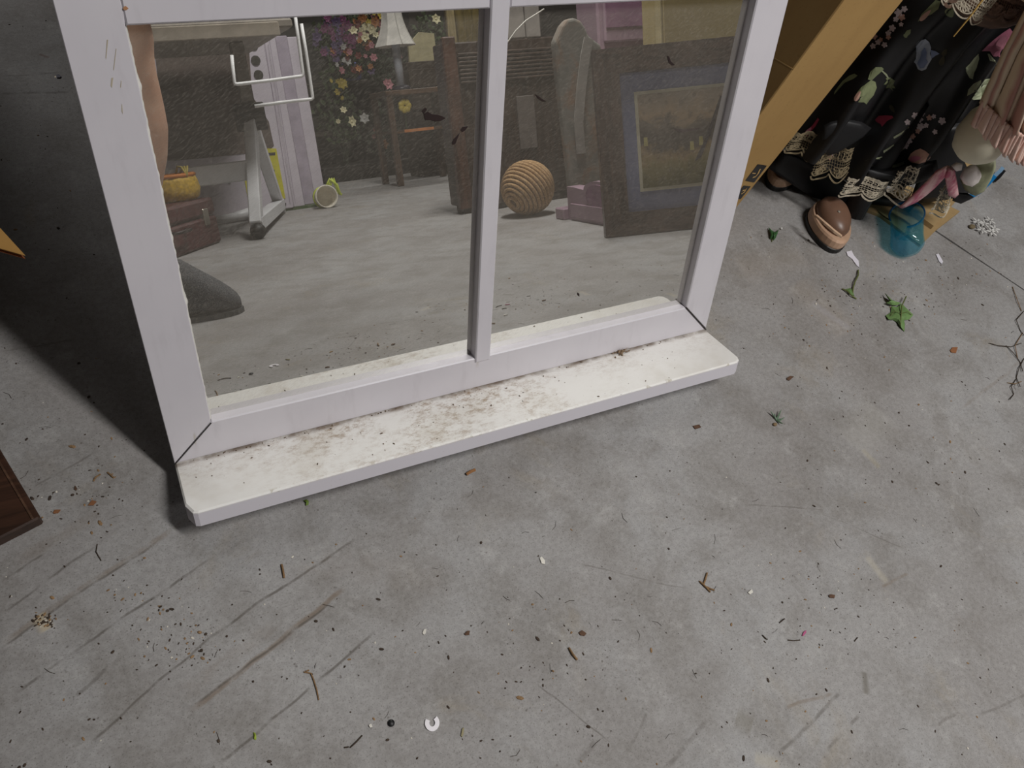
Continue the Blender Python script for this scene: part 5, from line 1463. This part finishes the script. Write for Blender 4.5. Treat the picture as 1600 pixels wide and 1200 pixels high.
# broken white ring
mb = MB(); c_ = fl(675, 1130)
e1 = (fl(695, 1130) - fl(675, 1130)).normalized(); e2 = Vector((-e1.y, e1.x, 0)); r_ = (fl(686, 1130) - c_).length
arc = []
for i in range(19):
    a = math.radians(150 + 265 * i / 18); arc.append(c_ + e1 * math.cos(a) * r_ * .72 + e2 * math.sin(a) * r_ * .80 + Vector((0, 0, .0006)))
mb.strip(arc, r_ * .62, (0, 0, 1), .0014)
o = mb.build('broken_ring', plain('white_plastic_bit', (236, 232, 236), .4, .03), None, local=arc[0]); tag(o, 'broken white plastic ring lying on bare concrete in the foreground', 'ring')
o = MB().lathe([(.0001, 0), (.0036, 0), (.0040, .0006), (.0036, .0016), (.0001, .0018)], 16).build('black_disc', plain('black_rubber', (20, 20, 22), .5), None, smooth=True)
o.location = fl(611, 1130) + Vector((0, 0, .0002)); tag(o, 'tiny round black disc on concrete left of broken white ring', 'disc')
g_ = empty('green_leaf', fl(398, 1150), 'tiny lime green leaf on concrete near bottom left', 'leaf')
leaf3('leaf_blade', [(396,1144),(399,1145),(401,1151),(400,1156),(397,1155),(395,1150)], plain('lime_leaf', (158, 180, 60), .5), g_, .001, .002)
g_ = empty('green_leaf', fl(478, 786), 'tiny curled green leaf tucked under the front of the sill', 'leaf')
leaf3('leaf_blade', [(474,782),(479,780),(483,783),(482,788),(478,790),(477,785)], plain('sill_leaf', (104, 128, 52), .5), g_, .001, .003)
# twigs
M_TWIG = plain('dry_twig', (128, 100, 68), .85, .25, 200); M_TWIGD = plain('dark_twig', (58, 46, 34), .85, .3, 200)
def twig(pxs, r, lab, mat=M_TWIG, name='twig'):
    tw_ = empty(name, fl(*pxs[0][0]), lab, 'twig')
    for line in pxs:
        n_ = len(line)
        MB().tube([fl(x, y, r * (1.0 + (.8 if 0 < i < n_ - 1 else 0))) for i, (x, y) in enumerate(line)], r, 6).build('twig_stem', mat, tw_, local=tw_.location)
    return tw_
twig([[(1093,908),(1099,913),(1104,918),(1110,925)], [(1099,914),(1102,906),(1105,895)], [(1104,917),(1110,920),(1116,922)]], .0012, 'forked tan dry twig on concrete in the right foreground')
twig([[(440,882),(442,890),(444,903)]], .0013, 'short straight tan twig on concrete in front of sill')
twig([[(475,1050),(486,1052),(490,1062),(495,1078),(498,1094)], [(478,1049),(483,1047)]], .0008, 'long thin curved dry stalk left of the broken ring', M_TWIG)
twig([[(889,1012),(895,1022),(902,1031)]], .0014, 'pale brown straight splinter on concrete right of center foreground')
twig([[(547,1168),(556,1160),(566,1149)], [(538,1168),(545,1167)]], .0008, 'thin dark splinter with bent end lying below the black disc', M_TWIGD)
twig([[(729,741),(735,737),(742,734)]], .0022, 'orange brown wood chip on concrete below sill middle', plain('chip_orange', (150, 106, 66), .8))
twig([[(1191,992),(1197,998),(1199,999)], [(1218,973),(1224,968),(1226,967)]], .0008, 'pair of dark thread-like twigs in right foreground', M_TWIGD)
twig([[(152,850),(150,862),(158,876)]], .0006, 'thin dark hair-like stalk on floor at lower left', M_TWIGD)
twig([[(146,752),(149,746),(157,741)], [(168,738),(173,742),(177,746)]], .0010, 'short curled brown stalk between plank and mirror', M_TWIG)
twig([[(1335,1002),(1340,996)], [(1231,1000),(1240,1001),(1250,1000)]], .0007, 'tiny dark jointed twig right of the thread-like pair', M_TWIGD)
# dry roots at the right edge
rt = empty('dry_root', fl(1592, 560), 'tangle of thin dry rootlets on concrete at the right edge', 'root')
for line in ([(1582,448),(1590,470),(1596,486)], [(1600,486),(1588,500),(1594,516),(1600,524)], [(1545,536),(1560,540),(1580,542),(1596,536)], [(1572,540),(1584,552),(1594,566),(1598,580)],
             [(1600,560),(1592,576),(1588,590),(1594,604)], [(1588,592),(1580,604),(1584,616),(1578,624)], [(1598,520),(1586,540),(1590,560)], [(1574,598),(1586,600),(1596,596)]):
    MB().tube([fl(x, y, .001 + .002 * (i % 2)) for i, (x, y) in enumerate(line)], .0007, 5).build('rootlet', M_TWIGD if len(line) > 3 else M_TWIG, rt, local=rt.location)
# grey green weed
wd = empty('weed_sprig', fl(1214, 652), 'tiny grey green weed sprig on concrete right of the sill', 'weed')
for line in ([(1213,656),(1208,648),(1204,642)], [(1213,656),(1217,648),(1221,640)], [(1213,656),(1220,656),(1226,652)], [(1213,656),(1210,650),(1211,646)], [(1213,656),(1219,660),(1223,662)]):
    MB().tube([fl(x, y, .001 + .003 * i) for i, (x, y) in enumerate(line)], [.0018, .0014, .0004], 5).build('blade', plain('weed_green', (96, 120, 96), .6), wd, local=wd.location)
MB().ball(fl(1211, 663, .002), (.004, .003, .002), 8, 6).build('seed', plain('seed_brown', (126, 104, 76), .8), wd, local=wd.location)
# pink fleck
flat('pink_fleck', [(1253,994),(1255,988),(1259,985),(1259,989),(1255,994)], plain('fleck_pink', (176, 80, 124), .6), 'tiny pink petal fleck on concrete in right foreground', 'petal')
M_CHIPB = plain('chip_brown', (84, 60, 44), .85, .3, 200); M_CHIPW = plain('chip_white', (214, 210, 200), .7)
# larger chips that can be told apart
for px, mat, lab in (([(904,989),(909,985),(916,990),(913,994),(907,993)], M_CHIPB, 'dark brown bark chip right of the pale splinter'),
                     ([(1294,931),(1297,929),(1304,930),(1303,935),(1296,934)], M_CHIPB, 'reddish brown chip near the cream cement patch'),
                     ([(1229,591),(1234,588),(1240,589),(1233,595),(1229,594)], M_CHIPB, 'dark curled chip on concrete right of the sill end'),
                     ([(725,991),(730,986),(734,986),(733,992),(728,993)], M_CHIPB, 'small brown seed husk in the middle foreground'),
                     ([(660,990),(662,984),(666,983),(665,990),(662,992)], M_CHIPW, 'small white flake left of the brown seed husk'),
                     ([(843,872),(846,870),(851,876),(851,882),(846,881)], M_CHIPW, 'pale teardrop flake on concrete below the sill middle'),
                     ([(1168,926),(1174,921),(1176,926),(1171,929)], M_CHIPW, 'white triangular flake right of the forked twig'),
                     ([(83,802),(86,797),(95,797),(91,802),(85,803)], plain('leaf_brown', (132, 88, 56), .8), 'curled rust brown leaf bit right of the plank'),
                     ([(138,790),(144,782),(151,784),(146,790)], plain('leaf_brown', (132, 88, 56), .8), 'rust brown leaf bit beside the sill end shadow'),
                     ([(116,765),(118,759),(121,764),(119,767)], M_CHIPB, 'tiny dark thorn-shaped chip between plank and mirror'),
                     ([(1082,666),(1092,664),(1095,668),(1086,671)], M_CHIPB, 'flat brown chip on concrete in front of sill right end'),
                     ([(1484,548),(1488,543),(1496,543),(1493,552),(1486,551)], plain('chip_rust', (140, 92, 58), .8), 'rusty brown crumb on concrete left of the rootlets'),
                     ([(88,118),(92,117),(96,120),(94,122),(89,122)], plain('blue_black', (24, 22, 60), .4), 'tiny dark blue bead on floor left of the mirror top'),
                     ([(720,1150),(722,1139),(725,1137),(724,1147),(722,1152)], plain('dry_leaf', (150, 142, 108), .7), 'thin pale dried leaf sliver right of the broken ring'),
                     ([(576,1133),(580,1131),(582,1136),(578,1137)], M_CHIPW, 'tiny white crumb left of the black disc')):
    flat('floor_chip', px, mat, lab, 'chip', .0004, .0014)
# uncounted crumbs, grit and seed husks
rnd = random.Random(11)
def grit(name, n_, mat, smin, smax, lab, clusters, elong=2.2):
    mb = MB()
    k = 0
    while k < n_:
        if rnd.random() < .35 and clusters:
            cx, cy, sp_ = rnd.choice(clusters); px, py = rnd.gauss(cx, sp_), rnd.gauss(cy, sp_ * .7)
        else:
            px, py = rnd.uniform(-60, 1660), rnd.uniform(-40, 1240)
        p_ = fl(px, py)
        if -.03 < p_.x < .83 and -.13 < p_.y < .6: continue
        if p_.y > .2 and p_.x > .8: continue
        k += 1
        s_ = rnd.uniform(smin, smax) * (1 if rnd.random() < .85 else 1.8)
        mb.ball((p_.x, p_.y, s_ * .28), (s_ * rnd.uniform(1, elong), s_, s_ * .5), 6, 4, Matrix.Rotation(rnd.uniform(0, 3.14), 3, 'Z'))
    o = mb.build(name, mat, None); return tag(o, lab, 'debris', kind='stuff')
CLU = [(1320, 500, 45), (1290, 440, 50), (1480, 420, 40), (240, 950, 50), (130, 780, 45), (840, 1040, 60), (1290, 930, 60), (70, 970, 10), (1420, 460, 50), (1440, 690, 80), (300, 1010, 30)]
grit('floor_grit', 900, plain('grit_dark', (62, 50, 40), .9, .4, 400), .0004, .0011, 'dark brown crumbs and seed husks scattered over the concrete', CLU)
grit('floor_crumbs', 260, plain('grit_tan', (140, 112, 80), .9, .3, 400), .0005, .0013, 'tan crumbs scattered over the concrete', CLU)
grit('floor_flakes', 120, plain('grit_white', (208, 202, 190), .8, .1, 400), .0004, .0011, 'white flakes scattered over the concrete', CLU, 1.6)
# hair-thin fibres
mb = MB()
for i in range(110):
    px, py = rnd.uniform(0, 1600), rnd.uniform(330, 1200); p_ = fl(px, py)
    if -.03 < p_.x < .83 and -.13 < p_.y < .6 or (p_.y > .2 and p_.x > .8): continue
    a = rnd.uniform(0, 6.28); l = rnd.uniform(.004, .016); b = a + rnd.uniform(-.8, .8)
    p1 = p_ + Vector((math.cos(a), math.sin(a), 0)) * l * .5; p2 = p1 + Vector((math.cos(b), math.sin(b), 0)) * l * .5
    mb.tube([(p_.x, p_.y, .0004), (p1.x, p1.y, .0007), (p2.x, p2.y, .0004)], rnd.uniform(.00012, .00028), 4)
tag(mb.build('floor_fibres', M_TWIGD, None), 'hair-thin dark fibres scattered over the concrete', 'debris', kind='stuff')
